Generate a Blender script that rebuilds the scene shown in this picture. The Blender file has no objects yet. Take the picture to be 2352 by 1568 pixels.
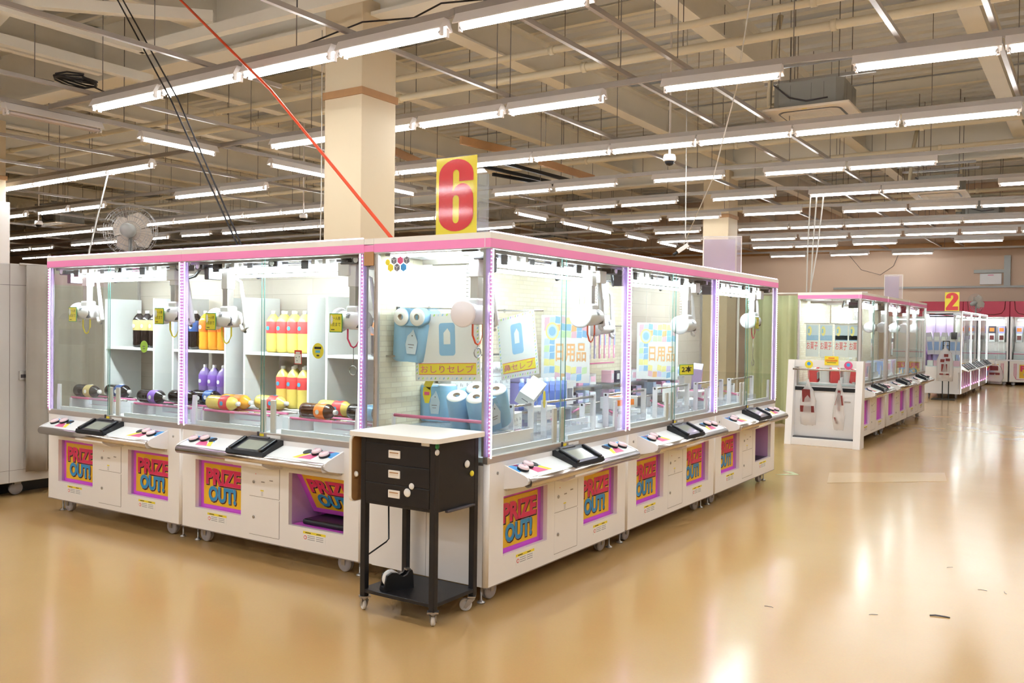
import bpy, bmesh, math, random
from mathutils import Vector, Matrix
random.seed(7)
D = bpy.data
SC = bpy.context.scene
COL = SC.collection
PI = math.pi

# ---------------------------------------------------------------- camera, world, exposure
cam = D.cameras.new('camera'); camo = D.objects.new('camera', cam); COL.objects.link(camo)
yaw, pitch, roll = 0.5825, -0.0171, 0.0125
fw = Vector((-math.sin(yaw)*math.cos(pitch), math.cos(yaw)*math.cos(pitch), math.sin(pitch)))
rt = Vector((math.cos(yaw), math.sin(yaw), 0)); up = rt.cross(fw)
r2 = math.cos(roll)*rt + math.sin(roll)*up; u2 = -math.sin(roll)*rt + math.cos(roll)*up
camo.matrix_world = Matrix(((r2.x, u2.x, -fw.x, 2.8215), (r2.y, u2.y, -fw.y, -4.0529), (r2.z, u2.z, -fw.z, 1.5731), (0, 0, 0, 1)))
cam.sensor_width = 36; cam.lens = 2052.33/2352*36; cam.clip_start = 0.05; cam.clip_end = 200
SC.camera = camo
w = D.worlds.new('world'); SC.world = w; w.use_nodes = True
w.node_tree.nodes['Background'].inputs[0].default_value = (1.0, 0.96, 0.9, 1)
w.node_tree.nodes['Background'].inputs[1].default_value = 0.12
SC.view_settings.view_transform = 'Standard'; SC.view_settings.look = 'None'
SC.view_settings.gamma = 1; SC.view_settings.use_curve_mapping = False
SC.view_settings.exposure = 1.24
cy = SC.cycles
cy.use_denoising = True; cy.use_adaptive_sampling = True; cy.adaptive_threshold = 0.06; cy.adaptive_min_samples = 12
cy.max_bounces = 5; cy.diffuse_bounces = 3; cy.glossy_bounces = 3
cy.transmission_bounces = 2; cy.transparent_max_bounces = 20
cy.caustics_reflective = False; cy.caustics_refractive = False
cy.sample_clamp_indirect = 6; cy.use_light_tree = False
TUBE_POWER = 17.0

# ---------------------------------------------------------------- materials
def srgb(r, g, b):
    f = lambda c: (c/255/12.92) if c/255 <= 0.04045 else ((c/255+0.055)/1.055)**2.4
    return (f(r), f(g), f(b), 1)
def mat(name, c, rough=0.5, metal=0, em=None, es=0, var=0.04, scale=6, bump=0, coat=0, spec=0.5):
    m = D.materials.new(name); m.use_nodes = True; nt = m.node_tree; b = nt.nodes['Principled BSDF']
    b.inputs['Base Color'].default_value = c; b.inputs['Roughness'].default_value = rough
    b.inputs['Metallic'].default_value = metal; b.inputs['Specular IOR Level'].default_value = spec
    if coat: b.inputs['Coat Weight'].default_value = coat; b.inputs['Coat Roughness'].default_value = 0.05
    if em: b.inputs['Emission Color'].default_value = em; b.inputs['Emission Strength'].default_value = es
    if var and not em:
        tc = nt.nodes.new('ShaderNodeTexCoord'); n = nt.nodes.new('ShaderNodeTexNoise'); n.inputs['Scale'].default_value = scale
        n.inputs['Detail'].default_value = 3
        mx = nt.nodes.new('ShaderNodeMix'); mx.data_type = 'RGBA'
        mx.inputs[6].default_value = tuple(x*(1-var) for x in c[:3])+(1,); mx.inputs[7].default_value = tuple(min(1, x*(1+var)) for x in c[:3])+(1,)
        nt.links.new(tc.outputs['Object'], n.inputs['Vector']); nt.links.new(n.outputs[0], mx.inputs[0]); nt.links.new(mx.outputs[2], b.inputs['Base Color'])
        if bump:
            bp = nt.nodes.new('ShaderNodeBump'); bp.inputs['Strength'].default_value = bump; bp.inputs['Distance'].default_value = 0.01
            nt.links.new(n.outputs[0], bp.inputs['Height']); nt.links.new(bp.outputs[0], b.inputs['Normal'])
    return m
def glass(name, tint=(0.97, 1, 0.985, 1), refl=1.0, ior=1.45, alpha=None, col=None, rough=0.0):
    m = D.materials.new(name); m.use_nodes = True; nt = m.node_tree; nt.nodes.clear()
    o = nt.nodes.new('ShaderNodeOutputMaterial'); t = nt.nodes.new('ShaderNodeBsdfTransparent'); g = nt.nodes.new('ShaderNodeBsdfGlossy')
    t.inputs[0].default_value = tint; g.inputs['Roughness'].default_value = rough; g.inputs[0].default_value = (refl, refl, refl, 1)
    f = nt.nodes.new('ShaderNodeFresnel'); g0 = nt.nodes.new('ShaderNodeNewGeometry'); mi = nt.nodes.new('ShaderNodeMapRange')
    mi.inputs[3].default_value = ior; mi.inputs[4].default_value = 1/ior; nt.links.new(g0.outputs['Backfacing'], mi.inputs[0]); nt.links.new(mi.outputs[0], f.inputs[0])
    mx = nt.nodes.new('ShaderNodeMixShader'); nt.links.new(f.outputs[0], mx.inputs[0])
    nt.links.new(t.outputs[0], mx.inputs[1]); nt.links.new(g.outputs[0], mx.inputs[2]); last = mx
    if alpha:
        d = nt.nodes.new('ShaderNodeBsdfDiffuse'); d.inputs[0].default_value = col
        m2 = nt.nodes.new('ShaderNodeMixShader'); m2.inputs[0].default_value = alpha
        nt.links.new(mx.outputs[0], m2.inputs[1]); nt.links.new(d.outputs[0], m2.inputs[2]); last = m2
    nt.links.new(last.outputs[0], o.inputs[0]); return m
def emit(name, c, s):
    m = D.materials.new(name); m.use_nodes = True; nt = m.node_tree; nt.nodes.clear()
    o = nt.nodes.new('ShaderNodeOutputMaterial'); e = nt.nodes.new('ShaderNodeEmission'); e.inputs[0].default_value = c; e.inputs[1].default_value = s
    nt.links.new(e.outputs[0], o.inputs[0]); return m
def tile(name, c1, c2, mortar, sx, sy, rough=0.6, size=0.02):
    m = mat(name, c1, rough, var=0); nt = m.node_tree; b = nt.nodes['Principled BSDF']
    tc = nt.nodes.new('ShaderNodeTexCoord'); br = nt.nodes.new('ShaderNodeTexBrick')
    mp = nt.nodes.new('ShaderNodeMapping'); mp.inputs['Rotation'].default_value = (PI/2, 0, 0)
    br.inputs['Color1'].default_value = c1; br.inputs['Color2'].default_value = c2; br.inputs['Mortar'].default_value = mortar
    br.inputs['Scale'].default_value = 1; br.inputs['Mortar Size'].default_value = size; br.inputs['Brick Width'].default_value = sx; br.inputs['Row Height'].default_value = sy
    nt.links.new(tc.outputs['Object'], mp.inputs[0]); nt.links.new(mp.outputs[0], br.inputs['Vector']); nt.links.new(br.outputs[0], b.inputs['Base Color'])
    return m
M = {}
M['white'] = mat('machine_white', srgb(246, 244, 242), 0.32, var=0.015)
M['cream'] = mat('header_cream', srgb(250, 245, 236), 0.4, var=0.01)
M['pink'] = mat('header_pink', srgb(254, 150, 206), 0.45, var=0.01)
M['silver'] = mat('brushed_silver', srgb(205, 200, 196), 0.38, 0.75, var=0.03)
M['chrome'] = mat('chrome_steel', srgb(205, 200, 195), 0.2, 1, var=0.02)
M['black'] = mat('black_plastic', srgb(28, 30, 34), 0.3, var=0.1)
M['blackmetal'] = mat('black_painted_steel', srgb(30, 28, 30), 0.42, var=0.15, scale=20)
M['dark'] = mat('dark_grey_machinery', srgb(78, 74, 78), 0.5, var=0.2)
M['groove'] = mat('seam_grey', srgb(140, 130, 124), 0.6, var=0)
M['deckw'] = mat('play_deck_white', srgb(240, 243, 246), 0.35, var=0.01)
M['clearw'] = mat('claw_white_plastic', srgb(246, 243, 246), 0.25, var=0.01)
M['glass'] = glass('cabinet_glass', refl=0.9)
M['glassedge'] = mat('glass_edge_green', srgb(96, 150, 140), 0.2, var=0.05)
M['acrylic'] = glass('clear_acrylic', tint=(0.9, 0.93, 0.97, 1), ior=1.5, alpha=0.12, col=(0.9, 0.92, 0.98, 1))
M['film'] = glass('glossy_clear_film', tint=(0.96, 0.95, 0.98, 1), ior=1.5, alpha=0.16, col=(0.85, 0.8, 0.85, 1), rough=0.08)
M['thinfilm'] = glass('thin_glossy_sleeve', tint=(1, 1, 1, 1), ior=1.35, refl=0.8, rough=0.06)
M['lilac'] = glass('lilac_acrylic_post', tint=(0.86, 0.8, 1, 1), ior=1.5, alpha=0.35, col=(0.75, 0.66, 0.95, 1))
M['magenta'] = mat('chute_magenta', srgb(222, 96, 226), 0.4, var=0.03)
M['mauve'] = mat('chute_side_mauve', srgb(206, 168, 214), 0.4, var=0.03)
M['gold'] = mat('poster_golden_yellow', srgb(240, 190, 40), 0.45, var=0.12, scale=14)
M['txred'] = mat('poster_letter_crimson', srgb(226, 48, 98), 0.4, var=0)
M['txblue'] = mat('poster_letter_blue', srgb(52, 150, 206), 0.4, var=0)
M['txdark'] = mat('poster_letter_outline', srgb(60, 30, 40), 0.5, var=0)
M['txpale'] = mat('poster_letter_pale_rim', srgb(245, 176, 190), 0.5, var=0)
M['yellow'] = mat('notice_yellow', srgb(246, 226, 62), 0.5, var=0.02)
M['red'] = mat('notice_red', srgb(226, 52, 56), 0.45, var=0.02)
M['green'] = mat('notice_green', srgb(60, 150, 90), 0.5, var=0)
M['lime'] = mat('card_lime', srgb(190, 232, 96), 0.5, var=0)
M['button_cap'] = mat('button_cap_pale_pink', srgb(252, 226, 230), 0.2, var=0)
M['blue'] = mat('panel_blue', srgb(70, 160, 226), 0.4, var=0)
M['rose'] = mat('panel_rose', srgb(224, 92, 140), 0.4, var=0)
M['grey'] = mat('print_grey', srgb(128, 130, 140), 0.5, var=0)
M['paper'] = mat('paper_white', srgb(246, 246, 244), 0.6, var=0.01)
M['ink'] = mat('print_black', srgb(40, 40, 44), 0.6, var=0)
M['screen'] = mat('screen_glass', srgb(150, 152, 140), 0.08, var=0.1, spec=0.8)
M['wheel'] = mat('caster_nylon', srgb(228, 226, 224), 0.4, var=0.03)
M['wheelgrey'] = mat('caster_grey', srgb(176, 176, 184), 0.4, var=0.03)
M['zinc'] = mat('zinc_plated', srgb(180, 178, 176), 0.3, 0.9, var=0.08)
M['lampwhite'] = mat('lamp_housing_white', srgb(236, 228, 222), 0.4, var=0.02)
M['tube'] = emit('fluorescent_tube', (0.92, 0.965, 1.0, 1), TUBE_POWER)
M['tubeoff'] = mat('unlit_tube', srgb(214, 200, 196), 0.25, var=0)
M['itube'] = emit('cabinet_tube', (0.84, 0.95, 1.0, 1), 38.0)
M['led'] = emit('led_strip_violet_white', (0.96, 0.72, 1.0, 1), 4.5)
M['leddot'] = emit('led_chain_dot', (0.96, 0.72, 1.0, 1), 4.0); M['leddot'].cycles.emission_sampling = 'NONE'
M['ledtop'] = emit('led_strip_magenta_white', (1.0, 0.62, 1.0, 1), 4.0)
M['ledwhite'] = emit('led_strip_white', (0.9, 1.0, 0.97, 1), 4.0)
M['ledpink'] = emit('led_strip_pink', (1.0, 0.45, 0.85, 1), 2.2)
M['steelcream'] = mat('ceiling_steel_cream', srgb(244, 238, 224), 0.5, var=0.05, scale=2)
M['deckmetal'] = mat('roof_deck_grey', srgb(230, 229, 226), 0.55, var=0.06, scale=0.8)
M['galv'] = mat('galvanised_channel', srgb(178, 170, 162), 0.35, 0.55, var=0.08)
M['rod'] = mat('hanger_rod_steel', srgb(120, 112, 106), 0.5, 0.3, var=0)
M['pipe'] = mat('pipe_cream', srgb(226, 212, 182), 0.4, var=0.03)
M['wood'] = mat('bare_plywood', srgb(186, 140, 92), 0.6, var=0.12, scale=9)
M['colcream'] = mat('column_cream_paint', srgb(226, 206, 172), 0.6, var=0.02, scale=2)
M['walltan'] = mat('wall_tan_paint', srgb(218, 190, 164), 0.7, var=0.03, scale=1.2)
M['acgrey'] = mat('sheet_metal_grey', srgb(150, 150, 144), 0.45, 0.3, var=0.05)
M['acpanel'] = mat('ac_grille_ivory', srgb(240, 230, 216), 0.5, var=0.02)
M['orange'] = mat('cord_orange', srgb(240, 84, 40), 0.45, var=0.04)
M['cordblack'] = mat('cord_black', srgb(44, 40, 40), 0.5, var=0)
M['cordwhite'] = mat('cord_white', srgb(226, 222, 214), 0.5, var=0)
M['curtain_green'] = mat('curtain_green', srgb(198, 204, 160), 0.75, var=0.04)
M['curtain_grey'] = mat('curtain_taupe', srgb(168, 158, 146), 0.75, var=0.04)
M['bandred'] = mat('header_crimson', srgb(196, 40, 70), 0.4, var=0.04)
for k_ in ('ledpink', 'ledwhite', 'ledtop'): M[k_].cycles.emission_sampling = 'NONE'
M['brick'] = tile('brick_wallpaper', srgb(232, 224, 202), srgb(222, 210, 182), srgb(212, 200, 176), 0.10, 0.032, 0.7, 0.003)
M['greywood'] = tile('taupe_panel_wallpaper', srgb(196, 184, 170), srgb(184, 172, 158), srgb(176, 164, 150), 0.9, 0.12, 0.7, 0.003)
M['whitegrey'] = mat('cabinet_side_grey_white', srgb(206, 200, 194), 0.45, var=0.02)
M['pinkrod'] = mat('rod_rubber_rose', srgb(222, 120, 160), 0.5, var=0)

# glossy vinyl floor
mf = mat('vinyl_floor', srgb(214, 170, 112), 0.16, var=0.0); nt = mf.node_tree; b = nt.nodes['Principled BSDF']
tc = nt.nodes.new('ShaderNodeTexCoord'); n1 = nt.nodes.new('ShaderNodeTexNoise'); n1.inputs['Scale'].default_value = 0.9; n1.inputs['Detail'].default_value = 4
n2 = nt.nodes.new('ShaderNodeTexNoise'); n2.inputs['Scale'].default_value = 90; n2.inputs['Detail'].default_value = 2
mx = nt.nodes.new('ShaderNodeMix'); mx.data_type = 'RGBA'; mx.inputs[6].default_value = srgb(192, 153, 99); mx.inputs[7].default_value = srgb(203, 165, 111)
mx2 = nt.nodes.new('ShaderNodeMix'); mx2.data_type = 'RGBA'; mx2.blend_type = 'MULTIPLY'; mx2.inputs[0].default_value = 0.12
nt.links.new(tc.outputs['Object'], n1.inputs['Vector']); nt.links.new(tc.outputs['Object'], n2.inputs['Vector'])
nt.links.new(n1.outputs[0], mx.inputs[0]); nt.links.new(mx.outputs[2], mx2.inputs[6]); nt.links.new(n2.outputs[1], mx2.inputs[7]); nt.links.new(mx2.outputs[2], b.inputs['Base Color'])
mr = nt.nodes.new('ShaderNodeMapRange'); mr.inputs[3].default_value = 0.13; mr.inputs[4].default_value = 0.22
nt.links.new(n1.outputs[0], mr.inputs[0]); nt.links.new(mr.outputs[0], b.inputs['Roughness'])
n3 = nt.nodes.new('ShaderNodeTexNoise'); n3.inputs['Scale'].default_value = 2.2; n3.inputs['Detail'].default_value = 2
nt.links.new(tc.outputs['Object'], n3.inputs['Vector'])
bp = nt.nodes.new('ShaderNodeBump'); bp.inputs['Strength'].default_value = 0.16; bp.inputs['Distance'].default_value = 0.01
nt.links.new(n3.outputs[0], bp.inputs['Height']); nt.links.new(bp.outputs[0], b.inputs['Normal'])
M['floor'] = mf

# ---------------------------------------------------------------- mesh helpers
class MB:
    def __init__(s): s.bm = bmesh.new(); s.mats = []
    def mi(s, m):
        if m not in s.mats: s.mats.append(m)
        return s.mats.index(m)
    def box(s, x0, x1, y0, y1, z0, z1, m, bv=0, T=None, seg=2):
        r = bmesh.ops.create_cube(s.bm, size=1); vs = r['verts']
        for v in vs: v.co = Vector(((x0+x1)/2+v.co.x*(x1-x0), (y0+y1)/2+v.co.y*(y1-y0), (z0+z1)/2+v.co.z*(z1-z0)))
        fs = {f for v in vs for f in v.link_faces}
        i = s.mi(m)
        for f in fs: f.material_index = i
        if bv:
            es = list({e for f in fs for e in f.edges})
            r = bmesh.ops.bevel(s.bm, geom=es, offset=bv, segments=seg, affect='EDGES', profile=0.5)
            vs = list({v for f in r['faces'] for v in f.verts} | {v for v in vs if v.is_valid})
            for f in r['faces']: f.material_index = i
        if T: bmesh.ops.transform(s.bm, matrix=T, verts=vs)
        return s
    def ring(s, pts, r, n, ref=None):
        pass
    def tube(s, pts, r, m, n=10, cap=True, rs=None):
        pts = [Vector(p) for p in pts]; i = s.mi(m); rings = []
        for k, p in enumerate(pts):
            a = pts[max(k-1, 0)]; c = pts[min(k+1, len(pts)-1)]; t = (c-a).normalized()
            ref = Vector((0, 0, 1)) if abs(t.z) < 0.95 else Vector((1, 0, 0))
            e1 = t.cross(ref).normalized(); e2 = t.cross(e1); rr = rs[k] if rs else r
            rings.append([s.bm.verts.new(p+rr*(math.cos(2*PI*j/n)*e1+math.sin(2*PI*j/n)*e2)) for j in range(n)])
        for a, c in zip(rings, rings[1:]):
            for j in range(n):
                f = s.bm.faces.new((a[j], a[(j+1) % n], c[(j+1) % n], c[j])); f.material_index = i; f.smooth = n > 4
        if cap:
            for rg in (rings[0], rings[-1][::-1]):
                f = s.bm.faces.new(rg); f.material_index = i
        return s
    def lathe(s, prof, m, n=16, T=None, cap=True):
        i = s.mi(m); rings = []; T = T or Matrix()
        for r, z in prof:
            rings.append([s.bm.verts.new(T @ Vector((r*math.cos(2*PI*j/n), r*math.sin(2*PI*j/n), z))) for j in range(n)])
        for a, c in zip(rings, rings[1:]):
            for j in range(n):
                f = s.bm.faces.new((a[j], a[(j+1) % n], c[(j+1) % n], c[j])); f.material_index = i; f.smooth = True
        if cap:
            for rg in (rings[0][::-1], rings[-1]):
                f = s.bm.faces.new(rg); f.material_index = i
        return s
    def prism(s, poly, d0, d1, m, axes='xz', T=None, smooth=False):
        # poly in a plane, extruded d0..d1 along the third axis
        i = s.mi(m)
        def P(a, b_, d):
            v = {'xz': (a, d, b_), 'yz': (d, a, b_), 'xy': (a, b_, d)}[axes]
            v = Vector(v); return T @ v if T else v
        A = [s.bm.verts.new(P(a, b_, d0)) for a, b_ in poly]; B = [s.bm.verts.new(P(a, b_, d1)) for a, b_ in poly]
        for k in range(len(poly)):
            k2 = (k+1) % len(poly); f = s.bm.faces.new((A[k], A[k2], B[k2], B[k])); f.material_index = i; f.smooth = smooth
        for rg in (A[::-1], B):
            f = s.bm.faces.new(rg); f.material_index = i
        return s
    def quad(s, pts, m):
        f = s.bm.faces.new([s.bm.verts.new(Vector(p)) for p in pts]); f.material_index = s.mi(m); return s
    def data(s, vd, fd, m, T):
        i = s.mi(m); vs = [s.bm.verts.new(T @ Vector(v)) for v in vd]
        for f in fd:
            try: g = s.bm.faces.new([vs[k] for k in f]); g.material_index = i
            except ValueError: pass
        return s
    def mesh(s, name):
        bmesh.ops.recalc_face_normals(s.bm, faces=s.bm.faces)
        me = D.meshes.new(name); s.bm.to_mesh(me); s.bm.free()
        for m in s.mats: me.materials.append(M[m])
        return me
CACHE = {}
def obj(name, mb, parent=None, loc=(0, 0, 0), rz=0, rot=None, scale=None):
    me = mb if isinstance(mb, bpy.types.Mesh) else mb.mesh(name)
    o = D.objects.new(name, me); COL.objects.link(o); o.location = loc
    o.rotation_euler = rot if rot else (0, 0, rz)
    if scale: o.scale = scale
    if parent: o.parent = parent
    return o
def cached(key, name, fn, parent=None, **k):
    if key not in CACHE: CACHE[key] = fn().mesh(name)
    return obj(name, CACHE[key], parent, **k)
def tag(o, label, cat=None, group=None, kind=None):
    o['label'] = label
    if cat: o['category'] = cat
    if group: o['group'] = group
    if kind: o['kind'] = kind
    return o
def thing(name, label, cat, loc=(0, 0, 0), rz=0, group=None, kind=None):
    o = D.objects.new(name, None); COL.objects.link(o); o.location = loc; o.rotation_euler = (0, 0, rz); o.empty_display_size = 0.1
    return tag(o, label, cat, group, kind)
def struct(name, mb, label=None, **k):
    o = obj(name, mb, **k); o['kind'] = 'structure'
    if label: o['label'] = label
    return o
def dup(root, loc=None, rz=None, label=None, group=None):
    c = root.copy(); COL.objects.link(c)
    if loc is not None: c.location = loc
    if rz is not None: c.rotation_euler = (0, 0, rz)
    if label: c['label'] = label
    if group: c['group'] = group
    for ch in list(root.children):
        d = ch.copy(); COL.objects.link(d); d.parent = c
        for g in list(ch.children):
            e = g.copy(); COL.objects.link(e); e.parent = d
    return c
def Tr(x=0, y=0, z=0): return Matrix.Translation((x, y, z))
def Rot(a, ax): return Matrix.Rotation(a, 4, ax)
def arc(cx, cz, r, a0, a1, n=6, rz=None):
    rz = rz or r
    return [(cx+r*math.cos(math.radians(a0+(a1-a0)*k/n)), cz+rz*math.sin(math.radians(a0+(a1-a0)*k/n))) for k in range(n+1)]
def rrect(x0, x1, z0, z1, r, n=4):
    return arc(x1-r, z1-r, r, 0, 90, n)+arc(x0+r, z1-r, r, 90, 180, n)+arc(x0+r, z0+r, r, 180, 270, n)+arc(x1-r, z0+r, r, 270, 360, n)
_t = {}
def glyphs(body, offset=0.0, extrude=0.0):
    """flat lettering as verts and faces in the xz plane, fitted later"""
    k = (body, offset, extrude)
    if k not in _t:
        cu = D.curves.new('t', 'FONT'); cu.body = body; cu.offset = offset; cu.extrude = extrude; cu.size = 1; cu.resolution_u = 3
        o = D.objects.new('t', cu); COL.objects.link(o); bpy.context.view_layer.update()
        dg = bpy.context.evaluated_depsgraph_get(); me = D.meshes.new_from_object(o.evaluated_get(dg))
        vs = [(v.co.x, v.co.z, v.co.y) for v in me.vertices]; fs = [tuple(p.vertices) for p in me.polygons]
        D.objects.remove(o); D.curves.remove(cu); D.meshes.remove(me)
        _t[k] = (vs, fs)
    return _t[k]
def text(mb, body, x0, x1, z0, z1, y, m, offset=0.0, base=None, T=None, flip=1):
    """letters fitted in the box, facing -y"""
    vs, fs = glyphs(body, offset); bs = glyphs(body, 0.0 if base is None else base)[0]
    ax, bx = min(v[0] for v in bs), max(v[0] for v in bs); az, bz = min(v[2] for v in bs), max(v[2] for v in bs)
    S = Tr(x0, y, z0) @ Matrix.Diagonal(((x1-x0)/(bx-ax), 1, (z1-z0)/(bz-az), 1)) @ Tr(-ax, 0, -az)
    mb.data(vs, fs, m, (T or Matrix()) @ S); return mb
def curve_poly(loops):
    cu = D.curves.new('t', 'CURVE'); cu.dimensions = '2D'; cu.fill_mode = 'BOTH'
    for lp in loops:
        sp = cu.splines.new('POLY'); sp.points.add(len(lp)-1); sp.use_cyclic_u = True
        for p, (a, b_) in zip(sp.points, lp): p.co = (a, b_, 0, 1)
    o = D.objects.new('t', cu); COL.objects.link(o); bpy.context.view_layer.update()
    dg = bpy.context.evaluated_depsgraph_get(); me = D.meshes.new_from_object(o.evaluated_get(dg))
    r = ([(v.co.x, 0, v.co.y) for v in me.vertices], [tuple(p.vertices) for p in me.polygons])
    D.objects.remove(o); D.curves.remove(cu); D.meshes.remove(me); return r
ORD = ['first', 'second', 'third', 'fourth', 'fifth', 'sixth', 'seventh', 'eighth', 'ninth', 'tenth', 'eleventh', 'twelfth', 'thirteenth', 'fourteenth', 'fifteenth', 'sixteenth', 'seventeenth', 'eighteenth', 'nineteenth', 'twentieth']

# ---------------------------------------------------------------- room shell
XL, XR, YN, YB, ZC = -42.0, 11.0, -13.0, 27.5, 6.25
struct('floor', MB().box(XL, XR, YN, YB, -0.1, 0, 'floor'), 'glossy tan vinyl floor reflecting the lamps')
def deck():
    m = MB(); prof = []; y = YN; k = 0
    while y < YB+0.3:
        prof += [(y, ZC), (y+0.15, ZC), (y+0.19, ZC+0.10), (y+0.32, ZC+0.10)]; y += 0.36
    poly = prof+[(prof[-1][0], ZC+0.2), (prof[0][0], ZC+0.2)]
    i = m.mi('deckmetal')
    A = [m.bm.verts.new((XL, a, b_)) for a, b_ in prof]; B = [m.bm.verts.new((XR, a, b_)) for a, b_ in prof]
    for k in range(len(prof)-1):
        f = m.bm.faces.new((A[k], A[k+1], B[k+1], B[k])); f.material_index = i
    m.box(XL, XR, YN, YB, ZC+0.12, ZC+0.3, 'deckmetal'); return m
struct('ceiling', deck(), 'corrugated roof deck above the open steelwork')
wb = MB().box(XL, XR, YB, YB+0.2, 0, ZC+0.2, 'walltan')
struct('wall_back', wb, 'tan painted back wall')
struct('wall_left', MB().box(XL-0.2, XL, YN, YB, 0, ZC+0.2, 'walltan'))
struct('wall_right', MB().box(XR, XR+0.2, YN, YB, 0, ZC+0.2, 'walltan'))
struct('wall_front', MB().box(XL, XR, YN-0.2, YN, 0, ZC+0.2, 'walltan'))
struct('trim_1', MB().box(XL, XR, YB-0.06, YB, 4.2, 4.42, 'wood'), 'brown board along the top of the back wall')
struct('trim_2', MB().box(-4.82, 3.5, YB-0.08, YB, 2.96, 3.02, 'acgrey'), 'grey conduit along the back wall')
struct('trim_3', MB().box(0.28, 0.46, YB-0.1, YB, 3.02, 3.95, 'acgrey').box(-0.55, 0.28, YB-0.1, YB, 3.42, 3.52, 'acgrey'), 'grey duct cover rising on the back wall')
# columns
def column(x1, y0, s, ztop=5.2):
    m = MB(); m.box(x1-s, x1, y0, y0+s, 0, ztop, 'colcream', 0.008)
    o = struct('column', m, 'cream square column with a plywood collar')
    obj('collar', MB().box(x1-s-0.02, x1+0.02, y0-0.02, y0+s+0.02, 4.12, 4.2, 'wood'), o)
    return o
column(-4.05, 3.3, 0.57); column(-4.32, 15.7, 0.61); c3 = column(-13.95, 3.9, 0.62)
obj('cladding', MB().box(-14.65, -13.88, 3.84, 4.56, 0, 3.72, 'lampwhite', 0.01), c3)

# ---------------------------------------------------------------- roof steelwork
def ibeam(axis, c, a, b_, z0, h, wd, m='steelcream', t=0.03):
    mb = MB()
    for (o0, o1, za, zb) in ((-wd/2, wd/2, z0, z0+t), (-wd/2, wd/2, z0+h-t, z0+h), (-0.012, 0.012, z0+t, z0+h-t)):
        if axis == 'y': mb.box(c+o0, c+o1, a, b_, za, zb, m)
        else: mb.box(a, b_, c+o0, c+o1, za, zb, m)
    return mb
for x in [-37.4, -33.2, -29.0, -24.8, -20.6, -17.9, -15.15, -12.4, -9.65, -6.9, -4.35, -1.45, 1.45, 4.3, 7.2]:
    struct('roof_beam', ibeam('y', x, YN+0.1, YB, 5.35, 0.5, 0.24), 'cream steel beam running away from the camera')
for y in (-8.6, 3.6, 16.0):
    struct('roof_girder', ibeam('x', y, XL, XR, 5.02, 0.9, 0.34, t=0.04), 'deep cream girder crossing over the columns')
for y in (-4.4, -2.3, -0.2, 1.6, 5.6, 7.6, 9.7, 11.8, 13.9, 18.2, 20.4, 22.6, 24.8):
    struct('roof_purlin', ibeam('x', y, XL, XR, 6.05, 0.19, 0.1, t=0.012), 'light cream purlin under the roof deck')
# left hand bracing frame
def bar(p, q, wd, h, m, mb=None):
    mb = mb or MB(); p = Vector(p); q = Vector(q); d = q-p; L = d.length
    T = Matrix.Translation(p) @ d.to_track_quat('X', 'Z').to_matrix().to_4x4()
    return mb.box(0, L, -wd/2, wd/2, -h/2, h/2, m, T=T)
for p, q in [((-6.83, -6, 4.85), (-6.86, 2.5, 4.85)), ((-6.86, 2.5, 4.85), (-0.8, 2.56, 4.85)), ((-7.93, -6, 4.85), (-8.0, 3.4, 4.85)),
             ((-6.9, 1.0, 4.97), (-5.5, 2.45, 4.97)), ((-9.2, 1.7, 5.1), (-3.6, 0.2, 5.1)), ((-8.6, -3, 5.0), (-8.7, 3.1, 5.0))]:
    struct('roof_brace', bar(p, q, 0.11, 0.12, 'steelcream'), 'cream steel angle of the bracing frame over the left side')
# pipes along X in pairs
for y, r in [(4.95, 0.04), (5.74, 0.05), (10.4, 0.04), (11.3, 0.05), (13.2, 0.04), (18.9, 0.045), (19.7, 0.04), (-1.5, 0.05), (23.6, 0.04)]:
    o = struct('ceiling_pipe', MB().tube([(XL+0.2, y, 4.8), (XR-0.2, y, 4.8)], r, 'pipe', 12), 'cream sprinkler pipe running across under the beams')
    mb = MB()
    for x in range(-30, 9, 3):
        mb.tube([(x+0.4, y, 4.75), (x+0.4, y, 4.9)], r*1.25, 'pipe', 10)
    cpl = MB()
    for x in range(-30, 9, 3): cpl.tube([(x+0.37, y, 4.8), (x+0.43, y, 4.8)], r*1.3, 'pipe', 12)
    obj('pipe_coupling', cpl, o)
    for x in range(-26, 9, 4): cached('rod48', 'hanger_rod', lambda: MB().tube([(0, 0, 4.84), (0, 0, 6.25)], 0.006, 'rod', 5), o, loc=(x+0.7, y, 0))
# galvanised channels running away, just above the lamp rails
for x in (-28.5, -25.3, -22.1, -18.9, -15.7, -12.5, -10.35, -7.05, -4.9, -2.93, -1.38, -0.75, 1.25, 2.0, 4.6, 6.8):
    y0 = -12 if x > -8 else 1.0
    y1 = {1.25: 4.9, -4.9: 2.9}.get(x, 26.5)
    o = struct('ceiling_channel', MB().box(x-0.022, x+0.022, y0, y1, 4.2, 4.245, 'galv'), 'galvanised steel channel carrying the lamp rails')
    for y in range(int(y0)+1, int(y1), 3):
        cached('rod42', 'hanger_rod', lambda: MB().tube([(0, 0, 4.24), (0, 0, 6.25)], 0.005, 'rod', 5), o, loc=(x, y+0.3, 0))

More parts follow.
